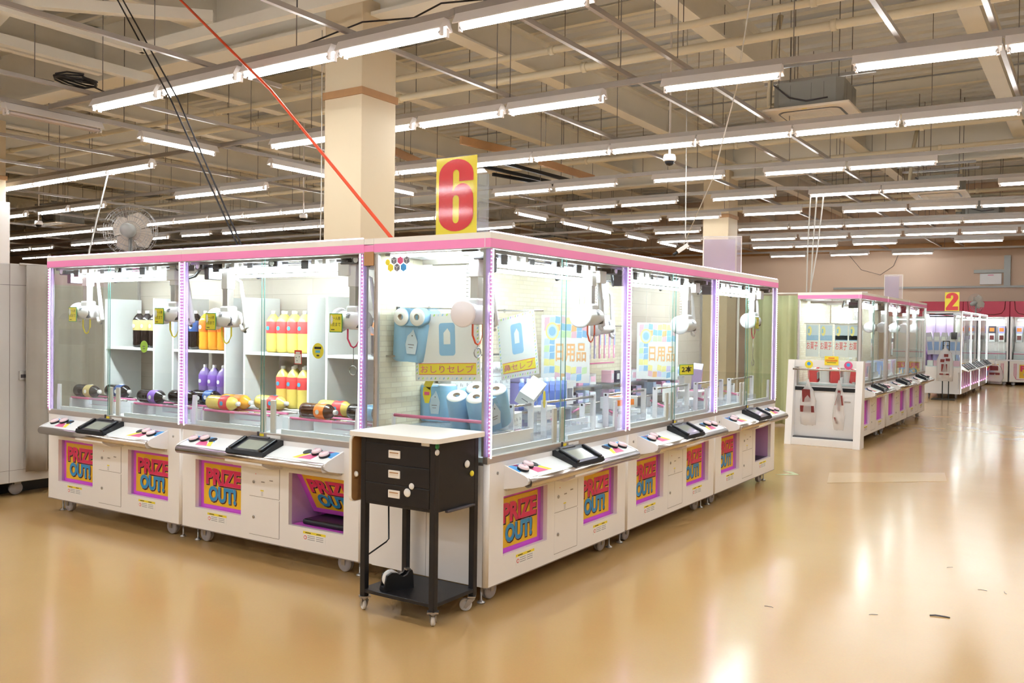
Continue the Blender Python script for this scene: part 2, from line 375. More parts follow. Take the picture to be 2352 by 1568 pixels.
# ---------------------------------------------------------------- fluorescent fixtures
LZ = 4.0
def fx_housing():
    m = MB(); s = 0.6
    m.prism([(-0.035, 0.135), (0.035, 0.135), (0.085, 0.045), (0.078, 0.04), (0.0, 0.075), (-0.078, 0.04), (-0.085, 0.045)], -s-0.012, s+0.012, 'lampwhite', 'yz')
    return m
def fx_tubes(twin):
    m = MB()
    for y in ((-0.038, 0.038) if twin else (0.0,)):
        m.tube([(-0.565, y, 0.02), (0.565, y, 0.02)], 0.019, 'tube', 12)
    return m
def fx_socket(twin):
    m = MB()
    for y in ((-0.038, 0.038) if twin else (0.0,)):
        m.box(-0.012, 0.012, y-0.018, y+0.018, -0.01, 0.07, 'lampwhite', 0.004)
        m.tube([(0.0, y, 0.02), (0.02, y, 0.02)], 0.021, 'zinc', 10)
    return m
def fixture(c, along, label, twin, group=None, lit=True, z=LZ):
    key = ('fx', twin, lit)
    if key not in CACHE:
        t = thing('fluorescent_fixture', label, 'ceiling light')
        obj('housing', fx_housing(), t)
        tb = fx_tubes(twin)
        if not lit: tb.mats = ['tubeoff']
        for n, y in enumerate((-0.038, 0.038) if twin else (0.0,)):
            obj('tube', MB().tube([(-0.565, y, 0.02), (0.565, y, 0.02)], 0.019, 'tube' if lit else 'tubeoff', 8), t)
        tb.bm.free()
        sk = fx_socket(twin).mesh('lamp_holder')
        obj('lamp_holder', sk, t, loc=(-0.585, 0, 0)); obj('lamp_holder', sk, t, loc=(0.585, 0, 0), rz=PI)
        CACHE[key] = t; used = False
    else: t = CACHE[key]; used = True
    if used: t = dup(t)
    t.location = (c[0], c[1], z); t.rotation_euler = (0, 0, along)
    t['label'] = label; t['category'] = 'ceiling light'
    if group: t['group'] = group
    elif 'group' in t: del t['group']
    return t
ROWS = [  # rows across the shop: (y at left, y at right, x span for the slope), lit runs (x0, x1, count), twin tubes
 ('nearest', [(-6.99, -1.75, 1.95, 1.90, 4, True), (-1.68, -0.42, 1.88, 1.91, 1, False), (1.0, 7.3, 1.97, 2.02, 5, True)], (-7.9, 8)),  # last run is out of view, added to light the right-hand cabinet faces
 ('second', [(-14.52, -9.68, 4.77, 4.59, 4, True), (-6.90, -1.64, 4.52, 4.53, 4, True), (-1.01, 0.21, 4.52, 4.62, 1, False), (0.82, 8.3, 4.71, 5.2, 6, True)], (-20, 8.5)),
 ('third', [(-19.41, -18.16, 7.16, 7.14, 1, True), (-17.65, -14.89, 7.13, 7.08, 2, True), (-12.51, -9.81, 7.04, 7.05, 2, True), (-7.95, 8.3, 6.96, 7.62, 13, True)], (-24, 8.5)),  # rightmost lamps are unseen, added to brighten the right-hand row
 ('fourth', [(-24.79, -20.12, 10.15, 10.0, 4, True), (-19.67, -18.47, 9.86, 9.87, 1, True), (-17.51, -11.12, 9.79, 9.73, 5, True), (-6.75, -4.14, 9.74, 9.77, 2, False), (-3.50, -2.29, 9.75, 9.87, 1, False), (-1.70, 0.81, 9.96, 10.2, 2, False)], (-26, 8.5)),
 ('fifth', [(-29.44, -26.63, 12.61, 12.58, 2, True), (-25.21, -19.79, 12.36, 12.15, 4, True), (-19.13, -17.93, 12.06, 12.12, 1, False), (-17.40, -9.91, 12.12, 12.08, 6, True), (-6.68, -4.04, 12.2, 12.21, 2, False), (-3.42, -2.21, 12.27, 12.34, 1, False), (-1.70, 0.78, 12.62, 12.8, 2, False), (1.33, 3.83, 12.83, 12.95, 2, False)], (-31, 8.5)),
 ('sixth', [(-33.11, -31.06, 14.97, 14.92, 2, False), (-10.5, -9.32, 14.46, 14.4, 1, False), (-6.9, -4.10, 14.75, 14.83, 2, False), (-3.65, -2.43, 14.72, 14.86, 1, False), (-1.72, 3.3, 15.16, 15.9, 4, False)], (-34, 8.5)),
 ('seventh', [(-6.95, -5.60, 17.32, 17.40, 1, False), (-4.74, 3.9, 17.49, 18.6, 7, False)], (-20, 8.5)),
 ('eighth', [(-7.74, -6.49, 19.59, 19.64, 1, False), (-5.31, 3.7, 20.07, 21.1, 7, False)], (-20, 8.5)),
 ('ninth', [(-6.02, -3.58, 22.46, 22.75, 2, False), (-3.15, -1.96, 22.58, 22.68, 1, False), (-0.58, 0.62, 22.92, 23.09, 1, False)], (-14, 8.5)),
 ('farthest', [(-6.55, -5.37, 25.91, 26.03, 1, False), (-4.66, -3.41, 26.16, 26.14, 1, False), (-2.81, -1.59, 26.42, 26.60, 1, False)], (-12, 3)),
]
for name, runs, (ra, rb) in ROWS:
    n = 0; a0 = runs[0]; a1 = runs[-1]; tot = sum(r[4] for r in runs)
    sl = (a1[3]-a0[2])/(a1[1]-a0[0])
    yl = a0[2]+(ra-a0[0])*sl; yr = a0[2]+(rb-a0[0])*sl
    if tot > 1:
        pts = [(ra, runs[0][2])]+[q for r in runs for q in ((r[0], r[2]), (r[1], r[3]))]; pts.append((max(rb, pts[-1][0]+0.1), pts[-1][1]+(rb-pts[-1][0])*sl))
        rmb = MB()
        for (xa, ya), (xb, yb_) in zip(pts, pts[1:]):
            if xb-xa > 0.02: bar((xa, ya, LZ+0.165), (xb, yb_, LZ+0.165), 0.042, 0.06, 'galv', rmb)
        rl = struct('lamp_rail', rmb, 'galvanised rail carrying the %s row of lamps' % name)
        def ry(x):
            for (xa, ya), (xb, yb_) in zip(pts, pts[1:]):
                if xa <= x <= xb: return ya+(yb_-ya)*(x-xa)/max(xb-xa, 1e-6)
            return pts[-1][1]
        for k in range(int((rb-ra)/3.2)):
            x = ra+1.1+3.2*k
            cached('rod41', 'hanger_rod', lambda: MB().tube([(0, 0, 4.18), (0, 0, 6.25)], 0.005, 'rod', 5), rl, loc=(x, ry(x), 0))
    for (x0, x1, y0, y1, c, tw) in runs:
        for k in range(c):
            f = (k+0.5)/c; n += 1
            lab = 'lit %s fluorescent batten, %s from the left in the %s ceiling row' % ('twin-tube' if tw else 'single-tube', ORD[n-1], name)
            o = fixture((x0+(x1-x0)*f, y0+(y1-y0)*f), math.atan2(y1-y0, x1-x0), lab, tw)
            o.scale = (min(1.0, (x1-x0)/c/1.235), 1, 1)
fixture((-8.02, 2.07), PI/2, 'unlit fluorescent batten with an open reflector near the left edge', True, lit=False)
for k, y in enumerate((3.85, 6.1, 8.35)):
    fixture((-8.0, y), PI/2, 'lit batten turned away from the camera, %s one left of the cream column' % ('nearest', 'middle', 'farthest')[k] if k < 2 else 'lit batten turned away from the camera just right of the cream column', False)
for k, y in enumerate((12.9, 14.86, 16.14, 18.3, 20.4, 22.6)):
    fixture((-7.85, y), PI/2, 'lit lengthwise batten above the block behind the big yellow sign, %s of its line' % ORD[k], False)
struct('lamp_rail', MB().box(-8.03, -7.97, 1.4, 9.2, 4.136, 4.19, 'galv').box(-7.88, -7.82, 9.2, 25, 4.136, 4.19, 'galv').tube([(-8.0, 3, 4.19), (-8.0, 3, 6.2)], 0.006, 'rod', 5).tube([(-7.85, 12, 4.19), (-7.85, 12, 6.2)], 0.006, 'rod', 5), 'dark rail carrying the lengthwise line of lamps')
for y in (-0.7, -3.4, -6.0, -8.7, -11.3):
    struct('lamp_rail', MB().box(-11, 8, y-0.02, y+0.02, 4.136, 4.196, 'galv').tube([(-8, y, 4.19), (-8, y, 6.25)], 0.006, 'rod', 5).tube([(5, y, 4.19), (5, y, 6.25)], 0.006, 'rod', 5), 'galvanised rail carrying lamps over the near aisle')
    for k in range(9):
        fixture((-9.0+k*1.9, y), 0, 'lit fluorescent batten in the rows over the aisle nearest the entrance', True, group='battens over the near aisle')

# ---------------------------------------------------------------- prize crane cabinets
W = 1.75; DP = 0.85; ZB, ZS, ZG, ZH, ZT = 0.115, 0.805, 0.845, 2.005, 2.098
def body_mb():
    m = MB(); h = 'white'; y0, y1 = 0.0, 0.03
    r = 0.022
    for (a, b_, c, d) in ((r, W-r, ZB, 0.262), (r, W-r, 0.603, ZS), (r, 0.163, 0.262, 0.603), (0.648, 1.112, 0.262, 0.603), (1.602, W-r, 0.262, 0.603)):
        m.box(a, b_, y0, y1, c, d, h)
    m.prism(arc(r, r, r, 180, 270, 5)+[(r, 0.03), (0, 0.03)], ZB, ZS, h, 'xy', smooth=True)
    m.prism(arc(W-r, r, r, 270, 360, 5)+[(W, 0.03), (W-r, 0.03)], ZB, ZS, h, 'xy', smooth=True)
    m.box(0.001, 0.02, 0.03, 0.43, ZB, ZS, h); m.box(0.001, 0.02, 0.433, DP, ZB, ZS, h); m.box(W-0.02, W-0.001, 0.03, DP, ZB, ZS, h)
    m.box(0.02, W-0.02, DP-0.02, DP, ZB, ZS, h); m.box(0.02, W-0.02, 0.03, DP-0.02, ZB, ZB+0.02, h)
    m.box(0.004, W-0.004, 0.002, 0.03, 0.108, ZB, 'groove')
    return m
def poster(mb, x0, x1, z0, z1, y, T=None):
    T = T or Matrix()
    mb.box(x0, x1, y-0.002, y, z0, z1, 'gold', T=T)
    w_, h_ = x1-x0, z1-z0
    for body, a, b_, c, d, m in (('PRIZE', 0.06, 0.955, 0.50, 0.90, 'txred'), ('OUT!', 0.13, 0.84, 0.09, 0.47, 'txblue')):
        A, B, C_, D_ = x0+a*w_, x0+b_*w_, z0+c*h_, z0+d*h_
        text(mb, body, A+0.006, B+0.006, C_-0.006, D_-0.006, y-0.003, 'txdark', 0.072, 0.045, T)
        text(mb, body, A, B, C_, D_, y-0.004, 'txpale', 0.055, 0.045, T)
        text(mb, body, A, B, C_, D_, y-0.005, m, 0.046, 0.045, T)
    return mb
def chute_mb(x0, x1, dep, kind):
    m = MB(); z0, z1 = 0.262, 0.603; e = 0.004
    side = 'mauve'
    m.box(x0-e, x0, 0.0295, dep, z0, z1, side); m.box(x1, x1+e, 0.0295, dep, z0, z1, side)
    m.box(x0, x1, 0.0295, dep, z1, z1+e, 'magenta'); m.box(x0, x1, 0.0295, dep, z0-e, z0, 'magenta' if kind != 'open' else 'black')
    m.box(x0-e, x1+e, dep, dep+e, z0-e, z1+e, 'mauve' if kind == 'open' else 'magenta')
    return m
def chute(root, x0, x1, kind):
    def full():
        dep = 0.05 if kind in ('flap', 'blank') else 0.3
        m = chute_mb(x0, x1, dep, kind); return m
    c = cached(('chute', x0, kind), 'prize_chute', full, root)
    if kind == 'flap':
        cached(('poster', x0), 'chute_sign', lambda: poster(MB(), x0+0.035, x1-0.04, 0.285, 0.575, 0.049), c)
    elif kind == 'tilt':
        T = Tr((x0+x1)/2, 0.06, 0.6) @ Rot(math.radians(30), 'X') @ Tr(-(x0+x1)/2, 0, -0.6)
        def tl():
            m = MB(); m.box(x0, x1-0.002, 0.0, 0.006, 0.27, 0.6, 'magenta', T=T)
            return poster(m, x0+0.05, x1-0.02, 0.31, 0.585, 0.0, T)
        cached(('tilt', x0), 'chute_sign', tl, c)
        cached(('bag', x0), 'chute_lining', lambda: MB().box(x0+0.06, x1, 0.06, 0.28, 0.263, 0.30, 'black', 0.015), c)
def door_mb():
    m = MB()
    for z0, z1 in ((0.155, 0.403), (0.413, 0.613)):
        m.box(0.735, 1.025, -0.0015, 0.002, z0, z1, 'white')
        m.box(0.735, 1.025, -0.0018, 0.002, z0-0.0025, z0-0.0005, 'groove'); m.box(1.025, 1.0275, -0.0018, 0.002, z0, z1, 'groove')
    for x in (0.85, 0.93):
        m.box(x, x+0.035, -0.003, 0.001, 0.51+(x-0.85)*0.2, 0.518+(x-0.85)*0.2, 'silver', 0.001)
        m.box(x+0.003, x+0.03, -0.0034, 0.001, 0.513+(x-0.85)*0.2, 0.5155+(x-0.85)*0.2, 'dark')
    m.box(0.795, 0.80, -0.003, 0.0, 0.56, 0.565, 'red')
    m.box(0.845, 0.875, -0.0022, 0.0, 0.452, 0.46, 'yellow')
    for k in range(4): m.box(0.85, 0.87, -0.0022, 0.0, 0.445-k*0.008, 0.447-k*0.008, 'grey')
    return m
def lock_mb(): return MB().lathe([(0.011, 0), (0.011, 0.004), (0.008, 0.006)], 'zinc', 14, Rot(PI/2, 'X'))
def warn_mb():
    m = MB(); m.box(0, 0.2, -0.0015, 0.001, 0, 0.048, 'paper'); m.box(0, 0.2, -0.002, 0.001, 0.048, 0.063, 'yellow')
    m.lathe([(0.013, 0), (0.013, 0.001)], 'red', 12, Tr(0.02, -0.0014, 0.024) @ Rot(PI/2, 'X')); m.lathe([(0.009, 0), (0.009, 0.0012)], 'paper', 12, Tr(0.02, -0.0015, 0.024) @ Rot(PI/2, 'X'))
    for k in range(3):
        m.box(0.042, 0.105, -0.0022, 0, 0.036-k*0.012, 0.039-k*0.012, 'grey'); m.box(0.118, 0.18, -0.0022, 0, 0.036-k*0.012, 0.039-k*0.012, 'grey')
    m.box(0.02, 0.07, -0.0023, 0, 0.053, 0.058, 'ink'); m.box(0.12, 0.16, -0.0023, 0, 0.053, 0.058, 'ink')
    return m
PU0, PU1 = 0.165, 1.6
def panel_mb():
    m = MB(); prof = [(0.0, 0.655), (-0.06, 0.668), (-0.135, 0.69), (-0.152, 0.705), (-0.150, 0.722), (-0.135, 0.73), (0.0, 0.775)]
    m.prism([(a, b_) for a, b_ in prof], PU0+0.012, PU1-0.012, 'white', 'yz')
    prof2 = [(0.0, 0.645), (-0.06, 0.655), (-0.13, 0.672), (-0.16, 0.688), (-0.165, 0.706), (-0.158, 0.724), (-0.14, 0.734), (0.0, 0.781)]
    for a, b_ in ((PU0, PU0+0.014), (PU1-0.014, PU1)): m.prism(prof2, a, b_, 'white', 'yz')
    m.box(PU0+0.02, PU1-0.02, -0.012, 0.0, 0.632, 0.648, 'silver')
    return m
SL = math.atan2(0.045, 0.135)
def ptop(u, s, lift=0.0):  # a point on the sloping top, s metres forward of the glass line
    return (u, -s, 0.775-s*math.tan(SL)+lift)
def decal_mb(u0, flip):
    m = MB(); lift = 0.0012
    def poly(pts, mt):
        P = [ptop(u0+(0.30-a if flip else a), s, lift) for a, s in pts]
        m.quad(P, mt)
    poly([(0, 0.008), (0.30, 0.008), (0.30, 0.132), (0, 0.132)], 'paper'); lift = 0.0018
    poly([(0, 0.01), (0.16, 0.01), (0.10, 0.07), (0, 0.09)], 'blue'); poly([(0.04, 0.01), (0.09, 0.01), (0.14, 0.06), (0.10, 0.07)], 'rose')
    poly([(0.16, 0.01), (0.22, 0.01), (0.27, 0.07), (0.20, 0.06)], 'blue')
    poly([(0.13, 0.075), (0.20, 0.07), (0.26, 0.128), (0.14, 0.128)], 'rose'); poly([(0.20, 0.05), (0.25, 0.06), (0.30, 0.128), (0.26, 0.128)], 'yellow')
    poly([(0.02, 0.09), (0.10, 0.075), (0.14, 0.12), (0.06, 0.128)], 'paper')
    return m
def button_mb():
    m = MB(); m.lathe([(0.034, 0), (0.036, 0.008), (0.035, 0.014), (0.032, 0.016)], 'black', 20); m.lathe([(0.033, 0.015), (0.032, 0.024), (0.026, 0.029), (0.0, 0.031)], 'button_cap', 20, cap=False)
    text(m, 'L', -0.006, 0.004, -0.008, 0.008, 0, 'rose', 0.02, T=Tr(0, 0, 0.0318) @ Rot(-PI/2, 'X'))
    return m
def smallbtn_mb(): return MB().lathe([(0.03, 0), (0.03, 0.003)], 'ink', 18)
def terminal_mb():
    m = MB()
    m.prism([(0.0, 0.77), (0.02, 0.80), (-0.02, 0.812), (-0.17, 0.745), (-0.178, 0.722), (-0.165, 0.712)], 0.70, 1.06, 'black', 'yz')
    T = Tr(0.88, -0.165, 0.739) @ Rot(math.radians(24), 'X')
    for a in (-0.16, 0.13): m.box(a, a+0.03, 0, 0.15, 0.0, 0.022, 'black', 0.006, T=T)
    m.box(-0.12, 0.06, 0.155, 0.175, 0.004, 0.012, 'dark', T=T)
    m.prism([(0.0, 0.70), (-0.13, 0.70), (-0.175, 0.712), (-0.17, 0.66), (-0.1, 0.625), (0, 0.62)], 0.69, 1.05, 'white', 'yz')
    return m
def screen_mb():
    T = Tr(0.88, -0.165, 0.739) @ Rot(math.radians(24), 'X')
    return MB().box(-0.1, 0.1, 0.02, 0.13, 0.002, 0.008, 'screen', 0.002, T=T)
def bumper_mb(): return MB().tube([(PU0+0.013, -0.152, 0.695), (PU1-0.013, -0.152, 0.695)], 0.029, 'chrome', 16)
def sill_mb():
    m = MB(); m.box(0.0, W, 0.0, 0.035, ZS, ZG, 'silver', 0.003); m.box(0.83, 0.87, -0.002, 0.0, 0.812, 0.836, 'yellow'); m.box(0.90, 1.03, -0.0015, 0.0, 0.814, 0.834, 'paper')
    m.box(0.81, 0.825, -0.006, 0.004, 0.812, 0.848, 'dark', 0.002)
    return m
def deck_mb():
    m = MB(); m.box(0.02, W-0.02, 0.035, DP-0.01, 0.79, 0.835, 'deckw')
    for u in (0.06, 0.93):
        m.box(u+0.05, u+0.72, 0.05, 0.07, 0.835, 0.87, 'deckw'); m.box(u+0.12, u+0.74, 0.28, 0.30, 0.835, 0.92, 'deckw')
        m.box(u+0.1, u+0.16, 0.1, 0.14, 0.835, 0.86, 'silver'); m.box(u+0.5, u+0.58, 0.16, 0.2, 0.835, 0.865, 'clearw', 0.005)
    return m
def shield_mb():
    m = MB()
    for u in (0.785, 0.88): m.box(u, u+0.045, 0.045, 0.06, 0.835, 1.06, 'lampwhite', 0.003)
    for u in (0.05, 1.64): m.prism([(u, 0.835), (u+0.045, 0.835), (u+0.045, 1.05), (u+0.01, 1.05), (u, 0.93)], 0.05, 0.065, 'deckw')
    return m
def gantry_mb():
    m = MB()
    m.box(0.03, W-0.03, 0.05, 0.09, 1.985, 2.01, 'zinc'); m.box(0.03, W-0.03, DP-0.1, DP-0.06, 1.985, 2.01, 'zinc')
    for u in (0.36, 0.46, 1.24, 1.34): m.box(u, u+0.03, 0.06, DP-0.08, 1.955, 1.985, 'silver')
    for u in (0.33, 1.22):
        m.box(u, u+0.2, 0.10, 0.27, 1.94, 2.0, 'clearw', 0.01); m.box(u-0.1, u-0.03, 0.08, 0.15, 1.93, 2.0, 'dark', 0.005); m.box(u+0.24, u+0.3, 0.1, 0.2, 1.94, 1.99, 'dark', 0.005)
        m.tube([(u-0.02, 0.3, 1.98), (u+0.08, 0.34, 1.90), (u+0.2, 0.36, 1.93), (u+0.3, 0.34, 1.99)], 0.012, 'black', 6)
    for u in (0.06, 0.83, W-0.16): m.box(u, u+0.09, 0.06, 0.16, 1.95, 2.0, 'dark', 0.006); m.tube([(u+0.045, 0.058, 1.975), (u+0.045, 0.05, 1.975)], 0.02, 'silver', 12)
    return m
def roof_mb(): return MB().box(0.01, W-0.01, 0.02, DP-0.01, 2.05, 2.065, 'lampwhite')
def itube_mb():
    m = MB(); m.tube([(0.19, 0.115, 1.935), (1.45, 0.115, 1.935)], 0.021, 'itube', 8); m.tube([(0.19, 0.17, 1.90), (1.45, 0.17, 1.90)], 0.012, 'itube', 6); return m
def itubeh_mb():
    m = MB(); m.box(0.14, 0.19, 0.08, 0.2, 1.88, 1.965, 'dark', 0.006); m.box(1.45, 1.55, 0.08, 0.2, 1.88, 1.965, 'clearw', 0.006); m.box(0.17, 1.5, 0.105, 0.15, 1.968, 1.975, 'dark'); return m
def claw_mb():
    m = MB(); T = Tr(0, 0, 0) @ Rot(PI/2, 'Y')
    m.lathe([(0.02, -0.11), (0.045, -0.105), (0.058, -0.09), (0.062, 0.0), (0.058, 0.08), (0.04, 0.1), (0.0, 0.105)], 'clearw', 20, T, cap=False)
    m.lathe([(0.0, -0.125), (0.07, -0.125), (0.078, -0.115), (0.07, -0.10), (0.0, -0.10)], 'clearw', 24, T, cap=False)
    m.box(-0.04, 0.05, -0.035, 0.035, 0.04, 0.09, 'clearw', 0.012)
    m.prism([(0.055, -0.05), (0.085, -0.045), (0.095, 0.0), (0.085, 0.02), (0.078, 0.0), (0.07, -0.03)], -0.05, 0.05, 'dark', 'xz')
    for k in range(4): m.box(-0.01, 0.012, -0.064, -0.05, 0.012+k*0.009, 0.016+k*0.009, 'grey')
    return m
def shaft_mb():
    m = MB(); m.box(-0.03, 0.03, -0.03, 0.03, 0.21, 0.36, 'clearw', 0.004); m.box(-0.024, 0.024, -0.024, 0.024, 0.08, 0.22, 'silver', 0.003)
    for k in range(10): m.tube([(-0.05+0.006*math.cos(a)+0*k, 0.02+0.006*math.sin(a), 0.1+k*0.022) for a in (0, 2, 4, 6)], 0.003, 'clearw', 5)
    m.box(-0.07, 0.07, -0.05, 0.05, 0.35, 0.362, 'dark', 0.003)
    return m
def arm_mb():
    m = MB(); p = arc(0, 0, 0.035, 180, 360, 8)
    pts = [(0.12, 0, 0.26), (0.14, 0, 0.15), (0.165, 0, 0.0), (0.175, 0, -0.06), (0.16, 0, -0.085), (0.135, 0, -0.075), (0.12, 0, -0.04)]
    m.tube([(0.03, 0, 0.3)]+pts, 0.014, 'clearw', 10, rs=[0.008, 0.009, 0.013, 0.016, 0.017, 0.015, 0.012, 0.008]); return m
def hook_mb(c):
    m = MB(); m.tube([(-0.045, -0.01, -0.055), (-0.045, -0.01, -0.12), (-0.02, -0.01, -0.165), (0.0, -0.01, -0.175), (0.02, -0.01, -0.165), (0.045, -0.01, -0.12), (0.045, -0.01, -0.055)], 0.005, c, 8)
    return m
def chain_mb(L):
    m = MB(); m.tube([(0, -0.01, -0.17), (0, -0.01, -0.17-L)], 0.003, 'zinc', 5)
    n = 10; m.tube([(0.03*math.cos(2*PI*k/n), -0.01, -0.2-L+0.03*math.sin(2*PI*k/n)) for k in range(n+1)], 0.004, 'zinc', 5); return m
def card_mb():
    m = MB(); m.box(-0.055, 0.055, -0.003, 0, -0.06, 0.06, 'green'); m.box(-0.05, 0.05, -0.004, 0, -0.055, 0.055, 'yellow')
    text(m, 'お一人様', -0.042, 0.04, 0.018, 0.04, -0.005, 'ink', 0.0); text(m, '1点まで', -0.04, 0.042, -0.022, 0.004, -0.005, 'ink', 0.0); m.box(-0.04, -0.01, -0.0048, 0, -0.045, -0.04, 'ink')
    return m
def post_mb():
    m = MB(); m.box(0.0, 0.035, 0.0, 0.028, ZG, ZH, 'lilac'); return m
def post2_mb(): return MB().box(0.0, 0.035, 0.0, 0.028, ZG, ZH, 'silver')
def led_mb():
    m = MB(); m.box(0.027, 0.034, -0.003, 0.0, ZG-0.01, ZH, 'led'); return m
def dots_mb():
    m = MB()
    z = ZG+0.02
    while z < ZH: m.box(0.007, 0.012, -0.004, -0.0005, z, z+0.006, 'leddot'); z += 0.022
    m.box(0.006, 0.013, -0.0015, 0.0, ZG, ZH, 'pink')
    return m
def header_mb(ends):
    e0 = -0.006 if 'a' in ends else 0.0005; e1 = W+0.006 if 'b' in ends else W-0.0005
    m = MB(); m.box(e0, e1, -0.006, 0.03, 2.008, 2.058, 'pink'); m.box(e0, e1, -0.006, 0.03, 2.058, 2.092, 'cream'); m.box(e0+0.002, e1-0.002, -0.004, 0.03, ZH-0.003, 2.010, 'silver')
    for x0, x1 in ([(-0.006, 0.03)] if 'a' in ends else [])+([(W-0.03, W+0.006)] if 'b' in ends else []):
        m.box(x0, x1, 0.034, DP, 2.008, 2.058, 'pink'); m.box(x0, x1, 0.034, DP, 2.058, 2.092, 'cream'); m.box(x0+0.002, x1-0.002, 0.03, DP, ZH-0.003, 2.010, 'silver')
        m.box(x0+0.0005, x1-0.0005, 0.03, 0.034, 2.010, 2.092, 'paper')
    m.box(0.01, W-0.01, DP-0.03, DP, ZH, 2.092, 'cream')
    return m
def ledtop_mb(): return MB().box(0.012, W-0.012, 0.0, 0.012, 2.092, 2.1, 'ledtop')
def sideglass_mb(x):
    m = MB(); m.box(x, x+0.004, 0.035, DP-0.015, ZG-0.04, ZH, 'glass'); return m
def sidesill_mb(x0, x1):
    m = MB(); m.box(x0, x1, 0.03, DP, ZS-0.01, ZG-0.035, 'silver'); m.box(x0, x1, DP-0.03, DP, ZG-0.04, ZH, 'silver'); m.box(x0, x1, 0.028, 0.045, ZG, ZH, 'acgrey'); return m
def caster_mb():
    m = MB(); m.lathe([(0.0, -0.02), (0.05, -0.02), (0.056, -0.012), (0.056, -0.003), (0.05, 0.0), (0.056, 0.003), (0.056, 0.012), (0.05, 0.02), (0.0, 0.02)], 'wheelgrey', 20, Rot(PI/2, 'X') @ Tr(0, 0, 0) , cap=False)
    return m
def cfork_mb():
    m = MB(); m.box(-0.03, 0.03, -0.03, 0.03, 0.048, 0.054, 'zinc'); m.box(-0.014, 0.014, 0.024, 0.028, -0.01, 0.05, 'zinc'); m.box(-0.014, 0.014, -0.028, -0.024, -0.01, 0.05, 'zinc'); return m
def foot_mb(): return MB().lathe([(0.024, 0.0), (0.024, 0.006), (0.01, 0.014), (0.006, 0.02), (0.006, 0.12)], 'zinc', 12)
def bolt_mb(): return MB().lathe([(0.009, 0), (0.009, 0.004), (0.005, 0.006)], 'zinc', 12, Rot(PI/2, 'X'))
def casters(t):
    for (u, v) in ((0.17, 0.1), (W-0.22, 0.1), (0.17, DP-0.12), (W-0.22, DP-0.12)):
        c = cached('caster', 'caster', cfork_mb, t, loc=(u, v, 0.058)); cached('casterw', 'wheel', caster_mb, c)
    for (u, v) in ((0.08, 0.09), (W-0.09, 0.09)):
        cached('foot', 'levelling_foot', foot_mb, t, loc=(u, v, 0.0))
def claw(t, u, v, z, hook='orange', card=True, chain=0, flip=False):
    c = cached('claw', 'claw_unit', claw_mb, t, loc=(u, v, z), rz=0, scale=(1.12, 1.12, 1.0))
    cached('shaft', 'claw_shaft', shaft_mb, c); cached('arm', 'claw_arm', arm_mb, c)
    if hook: cached(('hook', hook), 'claw_hook', lambda: hook_mb(hook), c)
    if chain: cached(('chain', chain), 'ring_chain', lambda: chain_mb(chain), c)
    if card: cached('card', 'limit_card', card_mb, t, loc=(u-0.09, v-0.075, z-0.02), rot=(0, 0, 0.0))
